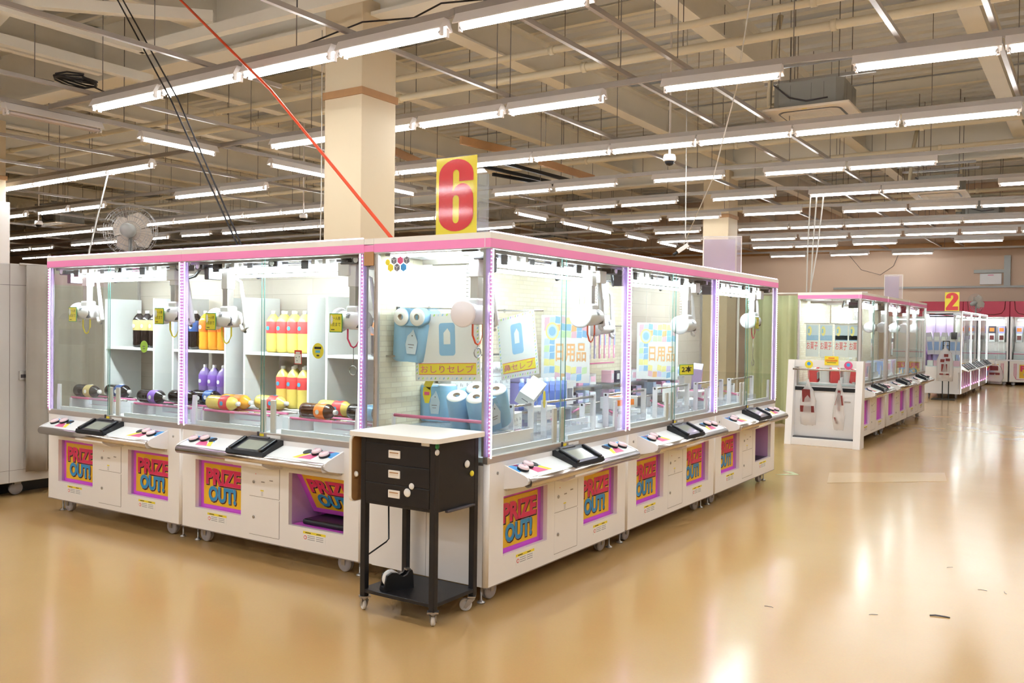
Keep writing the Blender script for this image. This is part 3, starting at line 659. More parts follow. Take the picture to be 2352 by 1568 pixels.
def crane_cabinet(name, label, loc, rz, ends='', k1='flap', k2='flap', back='brick', claws=(), group=None, leds=True):
    t = thing('crane_game_cabinet', label, 'crane game', loc, rz, group)
    P = lambda k, n, f, **kw: cached(k, n, f, t, **kw)
    P('body', 'cabinet_body', body_mb)
    chute(t, 0.163, 0.648, k1); chute(t, 1.112, 1.602, k2)
    d = P('door', 'service_door', door_mb)
    for z in (0.508, 0.271): cached('lock', 'lock', lock_mb, d, loc=(0.778, -0.001, z))
    for u in (0.30, 1.25): P('warn', 'warning_label', warn_mb, loc=(u, 0, 0.178))
    p = P('panel', 'control_panel', panel_mb)
    for u0, fl in ((PU0+0.02, False), (PU1-0.32, True)):
        cached(('decal', u0), 'panel_print', lambda: decal_mb(u0, fl), p)
        for a in ((0.06, 0.15) if not fl else (0.14, 0.23)):
            cached('button', 'push_button', button_mb, p, loc=ptop(u0+a, 0.075 if (a in (0.06, 0.23)) else 0.05, 0.001), rot=(-(-SL), 0, 0))
        cached('sbtn', 'button_cover', smallbtn_mb, p, loc=ptop(u0+(0.225 if not fl else 0.05), 0.045, 0.002), rot=(SL, 0, 0))
    P('bumper', 'bumper_bar', bumper_mb)
    te = P('terminal', 'card_terminal', terminal_mb); cached('screen', 'screen', screen_mb, te)
    P('sill', 'glass_sill', sill_mb); P('deck', 'play_deck', deck_mb); P('shield', 'chute_shield', shield_mb)
    P('gantry', 'crane_gantry', gantry_mb); P('roof', 'roof_panel', roof_mb)
    it = P('itubeh', 'interior_lamp', itubeh_mb); cached('itube', 'lamp_tube', itube_mb, it)
    for fl in (False, True):
        s = D.objects  # noqa
        o = P('post' if leds else 'post2', 'corner_post', post_mb if leds else post2_mb, loc=(W if fl else 0, 0, 0), scale=(-1 if fl else 1, 1, 1))
        if leds: cached('led', 'led_strip', led_mb, o); cached('dots', 'led_chain', dots_mb, o)
        else: cached('trimstrip', 'post_trim', lambda: MB().box(0.024, 0.037, -0.003, 0.0, ZG-0.01, ZH, 'silver'), o)
    g = MB().box(0.038, 0.86, 0.006, 0.010, ZG, ZH, 'glass') if 'gA' not in CACHE else None
    if g: CACHE['gA'] = g.mesh('glass_pane')
    g1 = obj('glass_pane', CACHE['gA'], t)
    cached('gB', 'glass_pane', lambda: MB().box(0.82, W-0.038, 0.016, 0.020, ZG, ZH, 'glass'), t)
    cached('gE', 'pane_edge', lambda: MB().box(0.858, 0.8605, 0.0055, 0.0105, ZG, ZH, 'glassedge').box(0.819, 0.8205, 0.0155, 0.0205, ZG, ZH, 'glassedge'), g1)
    P(('header', ends), 'header', lambda: header_mb(ends))
    if leds: P('ledtop', 'header_led', ledtop_mb)
    for u in (0.10, W-0.09): P('bolt', 'side_bolt', bolt_mb, loc=(u, 0, 0.745))
    bk = 'brick' if back == 'brick' else 'greywood'
    P(('back', bk), 'back_panel', lambda: MB().box(0.0, W, DP-0.012, DP-0.002, 0.8, ZH, bk))
    if 'a' in ends: P('sgA', 'side_glass', lambda: sideglass_mb(0.004)); P('ssA', 'side_frame', lambda: sidesill_mb(0.0, 0.02))
    if 'b' in ends: P('sgB', 'side_glass', lambda: sideglass_mb(W-0.008)); P('ssB', 'side_frame', lambda: sidesill_mb(W-0.02, W))
    casters(t)
    for cl in claws: claw(t, **cl)
    return t
LX1, LX2 = -0.938-W, -0.938-2*W
C_L1 = crane_cabinet('L1', 'white crane game cabinet of yellow juice bottles, left of the black trolley', (LX1, 0, 0), 0, 'b', 'flap', 'tilt', 'greywood',
    [dict(u=0.34, v=0.13, z=1.60, hook='yellow'), dict(u=1.56, v=0.13, z=1.60, hook='txred', chain=0.12)])
C_L2 = crane_cabinet('L2', 'leftmost white crane game cabinet of the near block, with dark drink bottles', (LX2, 0, 0), 0, 'a', 'flap', 'flap', 'greywood',
    [dict(u=0.36, v=0.13, z=1.645, hook='yellow'), dict(u=1.50, v=0.13, z=1.635, hook='yellow')])
C_R1 = crane_cabinet('R1', 'white crane game cabinet with blue toilet roll packs, at the near corner', (0, 0, 0), PI/2, 'a', 'flap', 'flap', 'brick',
    [dict(u=0.10, v=0.16, z=1.64, hook='orange', card=False, chain=0.02), dict(u=1.40, v=0.13, z=1.645, hook='orange', card=False)])
C_R2 = crane_cabinet('R2', 'white crane game cabinet with a small yellow card, middle of the right-hand face', (0, W, 0), PI/2, '', 'flap', 'flap', 'brick',
    [dict(u=0.45, v=0.45, z=1.58, hook=None, card=False), dict(u=1.36, v=0.13, z=1.60, hook=None, card=False)])
C_R3 = crane_cabinet('R3', 'white crane game cabinet farthest along the near block, beside the green curtain', (0, 2*W, 0), PI/2, 'b', 'flap', 'open', 'greywood',
    [dict(u=1.35, v=0.13, z=1.655, hook='txred', card=True, chain=0.22)])
el = obj('added_end_lamp', MB().box(0.035, 0.06, 0.08, 0.78, 1.995, 2.004, 'silver'), C_R1); obj('lamp_tube', MB().tube([(0.048, 0.1, 1.985), (0.048, 0.76, 1.985)], 0.009, 'itube', 8), el)  # tube added to brighten the hanging poster behind the end glass
# narrow filler between the two rows
f = thing('filler_panel', 'narrow mirrored strip with a pink band closing the gap between the two rows', 'panel', (-0.938, 0, 0))
obj('panel_base', MB().box(0.003, 0.082, 0.012, 0.03, ZB, ZS+0.02, 'white'), f)
obj('mirror_strip', MB().box(0.003, 0.082, 0.012, 0.018, ZS+0.02, ZH, 'acrylic'), f)
obj('header_piece', MB().box(0.003, 0.082, -0.002, 0.03, 2.013, 2.052, 'pink').box(0.003, 0.082, -0.002, 0.03, 2.058, 2.092, 'cream').box(0.003, 0.082, -0.002, 0.02, 1.93, 2.013, 'wood'), f)
# cube logo on the end glass: seven little hexagons
lg = MB()
for (x, z, c) in ((-0.696, 1.955, 'grey'), (-0.647, 1.955, 'rose'), (-0.598, 1.955, 'grey'), (-0.722, 1.913, 'yellow'), (-0.672, 1.913, 'grey'), (-0.622, 1.913, 'blue')):
    lg.prism([(x+0.024*math.sin(a*PI/3), z+0.024*math.cos(a*PI/3)) for a in range(6)], 0.0, 0.0015, c)
    if c == 'grey':
        for a in (0, 2, 4): lg.tube([(x, -0.0008, z), (x+0.02*math.sin((a+1)*PI/3), -0.0008, z+0.02*math.cos((a+1)*PI/3))], 0.0012, 'paper', 4)
lg.lathe([(0.018, 0), (0.018, 0.0015)], 'yellow', 14, Tr(-0.745, 0.0015, 1.945) @ Rot(PI/2, 'X'))
lo = obj('logo_sticker', lg, C_R1)
lo.matrix_parent_inverse = C_R1.matrix_world.inverted() if False else Matrix.Rotation(-PI/2, 4, 'Z')
lo['label'] = 'cluster of coloured hexagons stuck on the end glass'

# ---------------------------------------------------------------- black trolley in front of the near corner
t = thing('tool_trolley', 'black wheeled drawer trolley with a cream top and round magnets at the near corner', 'trolley')
X0, X1, Y0, Y1 = -0.545, -0.03, -0.43, -0.045
for (x, y) in ((X0, Y0), (X1-0.035, Y0), (X0, Y1-0.035), (X1-0.035, Y1-0.035)):
    obj('leg', MB().box(x, x+0.035, y, y+0.035, 0.085, 0.965, 'blackmetal', 0.003), t)
obj('tabletop', MB().prism(rrect(-0.605, 0.015, -0.475, -0.03, 0.03), 0.967, 0.992, 'cream', 'xy'), t)
flap = obj('side_flap', MB().prism(rrect(-0.46, -0.05, 0.60, 0.965, 0.03), -0.605, -0.588, 'cream', 'yz').prism(rrect(-0.455, -0.055, 0.605, 0.96, 0.028), -0.588, -0.586, 'wood', 'yz'), t)
obj('drawer_case', MB().box(X0+0.012, X1-0.002, Y0+0.004, Y1-0.002, 0.60, 0.964, 'blackmetal', 0.003), t)
for k in range(3):
    z = 0.617+0.106*(2-k)
    d = obj('drawer', MB().box(X0+0.036, X1-0.037, Y0-0.001, Y0+0.01, z, z+0.103, 'blackmetal', 0.003), t)
    h = MB(); h.box(-0.343, -0.262, Y0-0.007, Y0, z+0.034, z+0.076, 'cream', 0.003); h.box(-0.333, -0.272, Y0-0.0075, Y0-0.004, z+0.048, z+0.066, 'acpanel')
    h.box(-0.333, -0.272, Y0-0.0078, Y0-0.004, z+0.060, z+0.066, 'wood')
    hh = obj('drawer_pull', h, d); hh['label'] = 'cream recessed pull'
obj('label_pad', MB().box(-0.118, -0.066, Y0-0.006, Y0, 0.945, 0.964, 'paper'), t)
obj('lower_shelf', MB().box(X0+0.002, X1-0.002, Y0+0.002, Y1-0.002, 0.107, 0.128, 'blackmetal', 0.003), t)
obj('side_rail', MB().box(X1, X1+0.022, -0.345, -0.10, 0.592, 0.604, 'dark', 0.003), t)
obj('hanging_wire', MB().tube([(-0.50, -0.25, 0.60), (-0.50, -0.245, 0.37), (-0.505, -0.26, 0.355), (X0+0.02, Y0+0.02, 0.30)], 0.0045, 'black', 8), t)
def tcaster(x, y, a):
    c = obj('caster', MB().box(-0.022, 0.022, -0.03, 0.03, 0.078, 0.086, 'zinc').lathe([(0.016, 0.066), (0.018, 0.078)], 'zinc', 12).prism([(-0.02, 0.07), (0.02, 0.07), (0.045, 0.02), (0.03, 0.016)], -0.019, -0.016, 'zinc').prism([(-0.02, 0.07), (0.02, 0.07), (0.045, 0.02), (0.03, 0.016)], 0.016, 0.019, 'zinc'), t, loc=(x, y, 0), rz=a)
    obj('wheel', MB().lathe([(0.0, -0.008), (0.012, -0.011), (0.014, -0.009), (0.026, -0.008), (0.028, -0.012), (0.035, -0.008), (0.035, 0.008), (0.028, 0.012), (0.026, 0.008), (0.014, 0.009), (0.012, 0.011), (0, 0.008)], 'wheel', 22, Tr(0.034, 0, 0.0352) @ Rot(PI/2, 'X'), cap=False), c)
tcaster(X0+0.02, Y0+0.02, 2.5); tcaster(X1-0.02, Y0+0.02, 2.2); tcaster(X1-0.02, Y1-0.02, 3.7); tcaster(X0+0.02, Y1-0.02, 0.6)
def magnet(p, r, c, lab, side):
    o = obj('round_magnet', MB().lathe([(r*0.92, 0), (r, 0.003), (r*0.9, 0.007), (r*0.5, 0.010), (0, 0.011)], c, 20, cap=False), None, loc=p, rot={'f': (PI/2, 0, 0), 's': (0, PI/2, 0)}[side])
    tag(o, lab, 'magnet')
magnet((-0.211, Y0-0.001, 0.690), 0.023, 'paper', 'large white round magnet on the lowest trolley drawer', 'f')
magnet((-0.182, Y0-0.001, 0.727), 0.017, 'paper', 'small white round magnet on the lowest trolley drawer', 'f')
magnet((-0.577, -0.43, 0.752), 0.016, 'paper', 'white round magnet at the left edge of the trolley', 'f')
magnet((X1, -0.418, 0.948), 0.015, 'green', 'dark green round magnet at the top corner of the trolley', 's')
magnet((X1, -0.418, 0.916), 0.016, 'wheel', 'pale pink round magnet just below the green magnet', 's')
magnet((X1, -0.155, 0.825), 0.021, 'paper', 'large white round magnet on the side of the trolley', 's')
magnet((X1, -0.11, 0.768), 0.016, 'yellow', 'yellow round magnet on the side of the trolley', 's')
# tape dispenser on the lower shelf
td = thing('tape_dispenser', 'black desk tape dispenser with a roll of clear tape on the lower trolley shelf', 'tape dispenser', (-0.41, -0.40, 0.128), 1.15)
obj('dispenser_base', MB().prism([(0, 0), (0.175, 0), (0.17, 0.085), (0.165, 0.1), (0.15, 0.098), (0.135, 0.078), (0.115, 0.07), (0.1, 0.075), (0.075, 0.095), (0.045, 0.1), (0.015, 0.085), (0.005, 0.04)], -0.034, -0.018, 'black')
    .prism([(0, 0), (0.175, 0), (0.17, 0.085), (0.165, 0.1), (0.15, 0.098), (0.135, 0.078), (0.115, 0.07), (0.1, 0.075), (0.075, 0.095), (0.045, 0.1), (0.015, 0.085), (0.005, 0.04)], 0.018, 0.034, 'black')
    .box(0.0, 0.172, -0.02, 0.02, 0, 0.025, 'black', 0.003), td)
obj('tape_roll', MB().lathe([(0.022, -0.012), (0.046, -0.012), (0.046, 0.012), (0.022, 0.012), (0.022, -0.012)], 'paper', 24, Tr(0.05, 0, 0.062) @ Rot(PI/2, 'X'), cap=False), td)
obj('cutter', MB().box(0.138, 0.165, -0.016, 0.016, 0.096, 0.104, 'zinc'), td)
M['tape_tan'] = mat('floor_tape_tan', srgb(212, 180, 132), 0.16, var=0.04)
# little marks on the floor
for k, (x, y, a) in enumerate(((2.11, 1.35, 0.3), (2.01, 2.52, 1.0), (2.25, 2.06, 0.2), (2.37, 2.08, 2.0), (1.8, 1.17, 0.7), (1.28, 0.97, 0.1))):
    tag(obj('floor_scrap', MB().tube([(-0.05, 0, 0.004), (-0.02, 0.01, 0.005), (0.03, 0.0, 0.004), (0.05, -0.01, 0.004)], 0.004 if k == 0 else 0.0025, 'dark', 4), None, loc=(x, y, 0), rz=a, scale=(1 if k == 0 else 0.5,)*3),
        'tiny dark scrap lying on the tan floor, %s from the camera of six' % ['second nearest', 'farthest', 'fourth nearest', 'fifth nearest', 'third nearest', 'nearest'][k] if False else 'tiny dark scrap on the tan floor at lower right', 'scrap', 'scraps on the floor')
tag(obj('tape_patch', MB().prism([(0.35, 6.1), (0.5, 5.4), (1.5, 6.3), (1.4, 6.9)], 0.0005, 0.0025, 'tape_tan', 'xy')), 'clear rectangle of tape on the floor beyond the near block', 'floor tape')
tag(obj('tape_mark', MB().prism([(-0.1, 5.62), (0.0, 5.62), (0.12, 5.75), (0.0, 5.9), (-0.1, 5.9), (0.05, 5.75)], 0.0005, 0.0025, 'curtain_green', 'xy')), 'green tape mark on the floor by the end of the near block', 'floor tape')

# ---------------------------------------------------------------- number signs and clear boards
SIX = [[(1.0, .69), (1.0, .80)]+arc(.5, .78, .5, 0, 180, 12, .22)+[(0, .22)]+arc(.5, .21, .5, 180, 360, 12, .21)+[(1.0, .44)]+arc(.68, .44, .32, 0, 150, 9, .22)+[(.41, .60), (.41, .80)]+arc(.5, .80, .09, 180, 0, 6, .055)+[(.59, .69)],
       [(.41, .17)]+arc(.5, .17, .09, 180, 360, 6, .06)+[(.59, .45)]+arc(.5, .45, .09, 0, 180, 6, .05)]
TWO = [[(0, .68), (0, .76)]+arc(.5, .76, .5, 180, 0, 12, .24)+[(1.0, .66), (.85, .5), (.52, .22), (1.0, .22), (1.0, 0), (0, 0), (0, .14), (.3, .42), (.58, .68), (.58, .78)]+arc(.49, .80, .1, 0, 180, 6, .05)+[(.39, .68)]]
def numsign(label, loc, rz, wd, h, loops, depth, px=0.075, pz=0.045):
    t = thing('number_sign', label, 'sign', loc, rz)
    obj('board', MB().box(-wd/2, wd/2, 0.0, 0.004, 0.0, h, 'yellow'), t)
    v, f = curve_poly(loops)
    S = Tr(-wd/2+px*wd, -0.002, pz*h) @ Matrix.Diagonal(((1-2*px)*wd, 1, (1-1.6*pz)*h, 1))
    obj('number', MB().data(v, f, 'red', S), t)
    obj('film_front', MB().box(-wd/2, wd/2, -0.006, -0.0045, 0, h, 'thinfilm'), t)
    if depth:
        obj('clear_side', MB().prism([(0.004, 0.0), (depth, 0.0), (depth, h-0.09), (0.035, h-0.05), (0.004, h-0.05)], wd/2-0.006, wd/2-0.001, 'acrylic', 'yz'), t)
        obj('clear_back', MB().box(-wd/2, wd/2, depth, depth+0.004, 0, h-0.09, 'acrylic'), t)
    return t
numsign('yellow board with a big red 6 standing on the near block', (-0.285, 0.06, 2.094), 0, 0.29, 0.445, SIX, 0.12)
numsign('small yellow board with a red 2 standing on the farthest island', (-0.14, 19.4, 2.06), 0, 0.31, 0.45, TWO, 0)
def clearboard(label, loc, rz, wd, h):
    t = thing('clear_board', label, 'sign', loc, rz)
    obj('board', MB().box(-wd/2, wd/2, -0.004, 0.004, 0, h, 'film'), t)
    obj('back_sheet', MB().box(-wd/2+0.01, wd/2-0.06, 0.006, 0.009, 0.0, h-0.03, 'pinkfilm'), t)
    obj('edge_frame', MB().box(-wd/2, -wd/2+0.008, -0.006, 0.006, 0, h, 'cream').box(wd/2-0.008, wd/2, -0.006, 0.006, 0, h, 'cream').box(-wd/2, wd/2, -0.006, 0.006, h-0.008, h, 'cream'), t)
    return t
M['pinkfilm'] = glass('pale_pink_sheet', tint=(0.85, 0.8, 0.85, 1), alpha=0.45, col=(0.8, 0.65, 0.75, 1), rough=0.1)
clearboard('pale pink clear board standing on the near block in front of the far column', (-0.20, 4.15, 2.094), 0.35, 0.36, 0.36)
clearboard('pale pink clear board standing on the middle island', (-0.10, 12.0, 2.098), 0.15, 0.29, 0.42)

# ---------------------------------------------------------------- fans
def fan(label, loc, yaw_, tilt, r):
    t = thing('desk_fan', label, 'fan', loc, 0)
    hz = r+0.06
    T = Tr(0, 0, hz) @ Rot(yaw_, 'Z') @ Rot(tilt, 'X')
    obj('fan_base', MB().lathe([(r*0.55, 0), (r*0.55, 0.012), (r*0.2, 0.03), (0.018, 0.04), (0.015, hz-0.06)], 'acgrey', 20), t)
    m = MB(); m.lathe([(0.0, -0.02), (0.05, -0.02), (0.06, -0.05), (0.058, -0.12), (0.045, -0.17), (0.02, -0.185), (0, -0.186)], 'acgrey', 18, T @ Rot(-PI/2, 'X') , cap=False)
    obj('motor_housing', m, t)
    m = MB()
    for ring in (1.0, 0.82, 0.62, 0.4):
        for s_ in (-0.03*(ring), 0.07*(1.08-ring)+0.03):
            m.tube([T @ Vector((r*ring*math.cos(2*PI*k/28), s_, r*ring*math.sin(2*PI*k/28))) for k in range(29)], 0.0022, 'zinc', 4, cap=False)
    for k in range(36):
        a = 2*PI*k/36; c, s_ = math.cos(a), math.sin(a)
        m.tube([T @ Vector((0.05*c, -0.012, 0.05*s_)), T @ Vector((r*0.6*c, -0.035, r*0.6*s_)), T @ Vector((r*c, -0.03, r*s_)), T @ Vector((r*c, 0.03, r*s_)), T @ Vector((r*0.6*c, 0.06, r*0.6*s_)), T @ Vector((0.04*c, 0.075, 0.04*s_))], 0.0013, 'zinc', 3, cap=False)
    obj('wire_guard', m, t)
    m = MB()
    for k in range(4):
        B = T @ Rot(k*PI/2+0.4, 'Y') @ Rot(0.45, 'Z')
        m.prism([(0.02, -0.02), (r*0.45, -0.085*r/0.2), (r*0.85, -0.07*r/0.2), (r*0.9, 0.03), (r*0.6, 0.085*r/0.2), (0.03, 0.03)], 0.0, 0.004, 'fanblade', 'xz', B)
    m.lathe([(0.03, -0.02), (0.032, 0.02), (0.02, 0.035), (0, 0.036)], 'acgrey', 14, T @ Rot(-PI/2, 'X'), cap=False)
    obj('fan_blades', m, t)
    return t
M['fanblade'] = mat('fan_blade_translucent_grey', srgb(188, 176, 160), 0.3, var=0.03)
fan('grey caged desk fan seen from behind on top of the left cabinet', (-4.14, 0.55, 2.07), 0.75, 0.0, 0.215)
fan('grey caged desk fan turned sideways on the farthest island', (0.0, 22.9, 2.06), -0.7, 0.25, 0.24)

# ---------------------------------------------------------------- ceiling air conditioners, cameras
def aircon(label, c, z, s=1.0, rz=0.02):
    t = thing('air_conditioner', label, 'air conditioner', (c[0], c[1], z), rz)
    def panel():
        m = MB(); m.box(-0.5, 0.5, -0.5, 0.5, -0.03, 0.0, 'acpanel', 0.008)
        m.prism(rrect(-0.37, 0.37, -0.37, 0.37, 0.12, 5), -0.034, -0.029, 'black', 'xy'); m.prism(rrect(-0.345, 0.345, -0.345, 0.345, 0.1, 5), -0.042, -0.03, 'acpanel', 'xy')
        return m
    cached('acp', 'ceiling_panel', panel, t, scale=(s, s, 1))
    def gr():
        m = MB(); m.box(-0.24, 0.24, -0.24, 0.24, -0.0445, -0.042, 'steelcream')
        for k in range(12): m.box(-0.23, 0.23, -0.23+k*0.04, -0.215+k*0.04, -0.047, -0.0444, 'acpanel')
        m.box(-0.05, 0.01, -0.46, -0.44, -0.032, -0.03, 'yellow'); return m
    cached('acg', 'intake_grille', gr, t)
    def bx():
        m = MB(); m.prism([(-0.42, -0.34), (-0.34, -0.42), (0.34, -0.42), (0.42, -0.34), (0.42, 0.34), (0.34, 0.42), (-0.34, 0.42), (-0.42, 0.34)], 0.0, 0.32, 'acgrey', 'xy')
        for x in (-0.2, 0.05, 0.2): m.box(x, x+0.003, -0.4215, -0.42, 0.08, 0.28, 'dark')
        for y in (-0.2, 0.1): m.box(0.42, 0.4215, y, y+0.003, 0.05, 0.28, 'dark')
        return m
    cached('acb', 'metal_case', bx, t)
    def ps():
        m = MB(); m.tube([(-0.42, -0.1, 0.14), (-0.55, -0.1, 0.14), (-0.55, -0.1, 0.3), (-0.5, -0.08, 0.9), (-0.45, 0, 1.3)], 0.035, 'pipe', 10); m.tube([(-0.42, 0.05, 0.1), (-0.58, 0.02, 0.1)], 0.045, 'acgrey', 10)
        m.tube([(-0.4, -0.43, 0.3), (-0.2, -0.45, 0.12), (0.0, -0.45, 0.06), (0.25, -0.425, 0.08)], 0.01, 'dark', 7); return m
    cached('acps', 'pipework', ps, t)
    def br():
        m = MB()
        for y in (-0.36, 0.36):
            m.box(-0.75, 0.65, y-0.02, y+0.02, 0.52, 0.56, 'zinc')
            for x in (-0.36, 0.36): m.tube([(x, y, 0.2), (x, y, 6.24-4.3)], 0.006, 'rod', 5)
        return m
    cached('acbr', 'mounting_rails', br, t)
    return t
aircon('grey ceiling air conditioner with an ivory grille, nearest of all at upper right', (-0.24, 7.47), 4.3, 1.03)
aircon('grey ceiling air conditioner behind the fifth lamp row at right', (0.12, 15.35), 4.28, 1.0)
aircon('small far ceiling air conditioner at the right edge', (0.48, 19.4), 4.28, 1.0)
aircon('far ceiling air conditioner behind the yellow 6 board', (-11.5, 19.8), 4.28, 1.1)
aircon('ceiling air conditioner at the far left', (-21.6, 10.0), 4.28, 1.1)
def dome(label, c, z):
    t = thing('dome_camera', label, 'security camera', (c[0], c[1], z))
    cached('domeh', 'camera_housing', lambda: MB().lathe([(0.03, 0.085), (0.075, 0.08), (0.085, 0.05), (0.085, 0.0), (0.07, -0.01)], 'lampwhite', 18), t)
    cached('domeg', 'smoked_dome', lambda: MB().lathe([(0.066, -0.008), (0.06, -0.035), (0.04, -0.06), (0.0, -0.07)], 'black', 18, cap=False), t)
    obj('drop_pole', MB().tube([(0, 0, 0.08), (0, 0, 6.36-z)], 0.016, 'lampwhite', 8), t)
dome('white dome camera hanging above the yellow 6 board to the right', (-2.17, 7.4), 3.87)
dome('white dome camera on a pole left of the cream column', (-11.5, 9.5), 3.84)
dome('white dome camera under the far left air conditioner', (-18.2, 7.45), 3.84)
bc = thing('box_camera', 'white box camera hanging on a cord before the far column', 'security camera', (-2.19, 8.0, 2.73), 0.5)
obj('camera_body', MB().box(-0.11, 0.07, -0.03, 0.03, -0.03, 0.03, 'lampwhite', 0.006, T=Rot(-0.6, 'Y')), bc)
obj('camera_lens', MB().tube([(-0.09, 0, -0.065), (-0.15, 0, -0.11)], 0.022, 'black', 12), bc)
obj('camera_bracket', MB().tube([(0.06, 0, 0.05), (0.02, 0, 0.16), (0.0, 0, 3.5)], 0.008, 'cordwhite', 6), bc)

# ---------------------------------------------------------------- cords and loose timber
def cord(name, label, pts, r, m):
    return tag(obj(name, MB().tube(pts, r, m, 6)), label, 'cord')
cord('power_cord', 'orange cord running from the roof down to the near block', [(-6.9, 2.55, 5.85), (-5.43, 1.976, 5.0), (-3.4, 1.43, 3.65), (-1.30, 0.80, 2.08)], 0.013, 'orange')
cord('power_cord', 'left strand of the two black cords slanting down to the left row', [(-7.5, 1.9, 5.85), (-6.01, 1.62, 5.0), (-4.5, 1.2, 3.65), (-2.97, 0.80, 2.07)], 0.008, 'cordblack')
cord('power_cord', 'right strand of the two black cords slanting down to the left row', [(-7.4, 1.92, 5.85), (-5.94, 1.63, 5.0), (-4.43, 1.22, 3.66), (-2.93, 0.80, 2.07)], 0.008, 'cordblack')
cord('pull_cord', 'white cord hanging from the second lamp row at far left', [(-10.85, 4.57, 3.98), (-8.9, 3.07, 2.55), (-8.4, 2.7, 2.0)], 0.012, 'cordwhite')
cord('pull_cord', 'long white cord running from the ceiling to the box camera', [(-0.05, 4.41, 4.8), (-0.6, 5.6, 4.25), (-1.35, 6.9, 3.5), (-2.19, 8.0, 2.78)], 0.007, 'cordwhite')
for k, (x, x2) in enumerate(((-1.66, -1.67), (-1.55, -1.60), (-1.43, -1.62))):
    cord('ceiling_cord', '%s of three white cords hanging before the back wall' % ('left', 'middle', 'right')[k], [(x, 12.63, 4.07), (x, 12.6, 3.95), ((x+x2)/2+(0.03 if k == 2 else 0), 12.5, 3.0), (x2, 12.5, 2.2), (x2, 12.5, 1.9)], 0.012, 'cordwhite')
cord('ceiling_cord', 'thin white cord in front of the cream column', [(-4.62, 3.25, 4.9), (-4.63, 3.27, 3.0), (-4.65, 3.27, 2.0)], 0.006, 'cordwhite')
cord('wall_wire', 'thin wire looping across the back wall', [(-4.3, 27.43, 4.25), (-4.3, 27.3, 4.1), (-3.9, 27.3, 3.6), (-3.3, 27.3, 3.42), (-2.9, 27.3, 3.7), (-2.7, 27.3, 4.2)], 0.008, 'dark')
cord('slack_cable', 'black cable drooping along the nearest lamp row', [(-3.6, 1.97, 4.21), (-2.8, 1.96, 4.3), (-2.2, 1.96, 4.23), (-1.9, 1.96, 4.3), (-1.2, 1.96, 4.22), (0.0, 2.0, 4.3), (0.5, 2.1, 4.4)], 0.008, 'cordblack')
coil = MB()
for j in range(5):
    coil.tube([(-7.08+0.14*math.cos(a/8*2*PI)+0.01*j, 1.78+0.25*math.sin(a/8*2*PI), 4.31+0.02*math.sin(a*1.3+j)+0.012*j) for a in range(9)], 0.011, 'cordblack', 6)
coil.tube([(-7.2, 1.6, 4.29), (-7.3, 1.0, 4.3), (-7.5, 0.2, 4.35), (-7.6, -1.5, 4.5)], 0.009, 'cordblack', 6); coil.tube([(-7.0, 1.95, 4.29), (-7.05, 2.25, 4.25), (-7.0, 2.6, 4.26)], 0.009, 'cordblack', 6)
tag(obj('cable_coil', coil), 'coil of black cable lying on the ceiling channel at upper left', 'cable')
for k, (p, q) in enumerate((((-6.45, 6.3, 4.32), (-6.85, 7.75, 4.32)), ((-5.15, 6.6, 4.32), (-4.97, 7.8, 4.32)), ((-5.02, 8.6, 4.32), (-5.07, 10.6, 4.32)))):
    struct('timber_batten', bar(p, q, 0.05, 0.12, 'wood').tube([Vector(p)+Vector((0, 0.2, 0)), Vector(p)+Vector((0, 0.2, 1.9))], 0.006, 'rod', 5), 'bare timber batten hung under the roof behind the yellow board')
fr = MB()
for (p, q) in (((-6.2, 8.5, 4.34), (-6.0, 11.0, 4.34)), ((-5.7, 8.6, 4.34), (-5.6, 11.0, 4.34)), ((-6.0, 11.0, 4.34), (-5.0, 11.0, 4.34)), ((-6.5, 9.4, 4.34), (-6.2, 11.0, 4.34))): bar(p, q, 0.05, 0.06, 'black', fr)
fr.tube([(-6.0, 11, 4.34), (-6.0, 11, 6.2)], 0.006, 'rod', 5)
struct('steel_frame', fr, 'black steel frame under the roof behind the yellow board')

# ---------------------------------------------------------------- left edge: back of a cabinet and a taupe curtain
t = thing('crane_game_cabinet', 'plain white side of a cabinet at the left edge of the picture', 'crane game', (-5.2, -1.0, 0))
obj('side_panel', MB().box(-1.0, 0.0, 0.0, 1.95, 0.13, 2.07, 'whitegrey', 0.006).box(-1.0, 0.0, 1.955, 4.2, 0.13, 2.07, 'whitegrey', 0.006), t)
obj('panel_seams', MB().box(0.0, 0.0015, 0.0, 1.95, 1.88, 1.883, 'dark').box(0.0, 0.0015, 1.08, 1.084, 0.13, 2.07, 'groove').box(0.0, 0.0015, 0, 1.95, 0.24, 0.243, 'groove').box(0.0, 0.004, 0.0, 0.97, 1.90, 2.0, 'pink'), t)
obj('shadow_strip', MB().box(-0.6, -0.25, 0.02, 4.15, 0.0, 0.13, 'black'), t)  # black strip put in for the dark shadow under the cabinet
obj('latch', MB().box(0.0, 0.02, 1.16, 1.24, 1.04, 1.12, 'silver', 0.004).box(0.018, 0.022, 1.17, 1.23, 1.06, 1.09, 'dark'), t)
for y in (0.85, 1.2, 1.7): obj('caster', MB().lathe([(0.0, -0.02), (0.055, -0.02), (0.06, 0.0), (0.055, 0.02), (0, 0.02)], 'wheelgrey', 18, Tr(-0.12, y, 0.0605) @ Rot(PI/2, 'Y'), cap=False).box(-0.16, -0.08, y-0.03, y+0.03, 0.1, 0.131, 'zinc'), t)
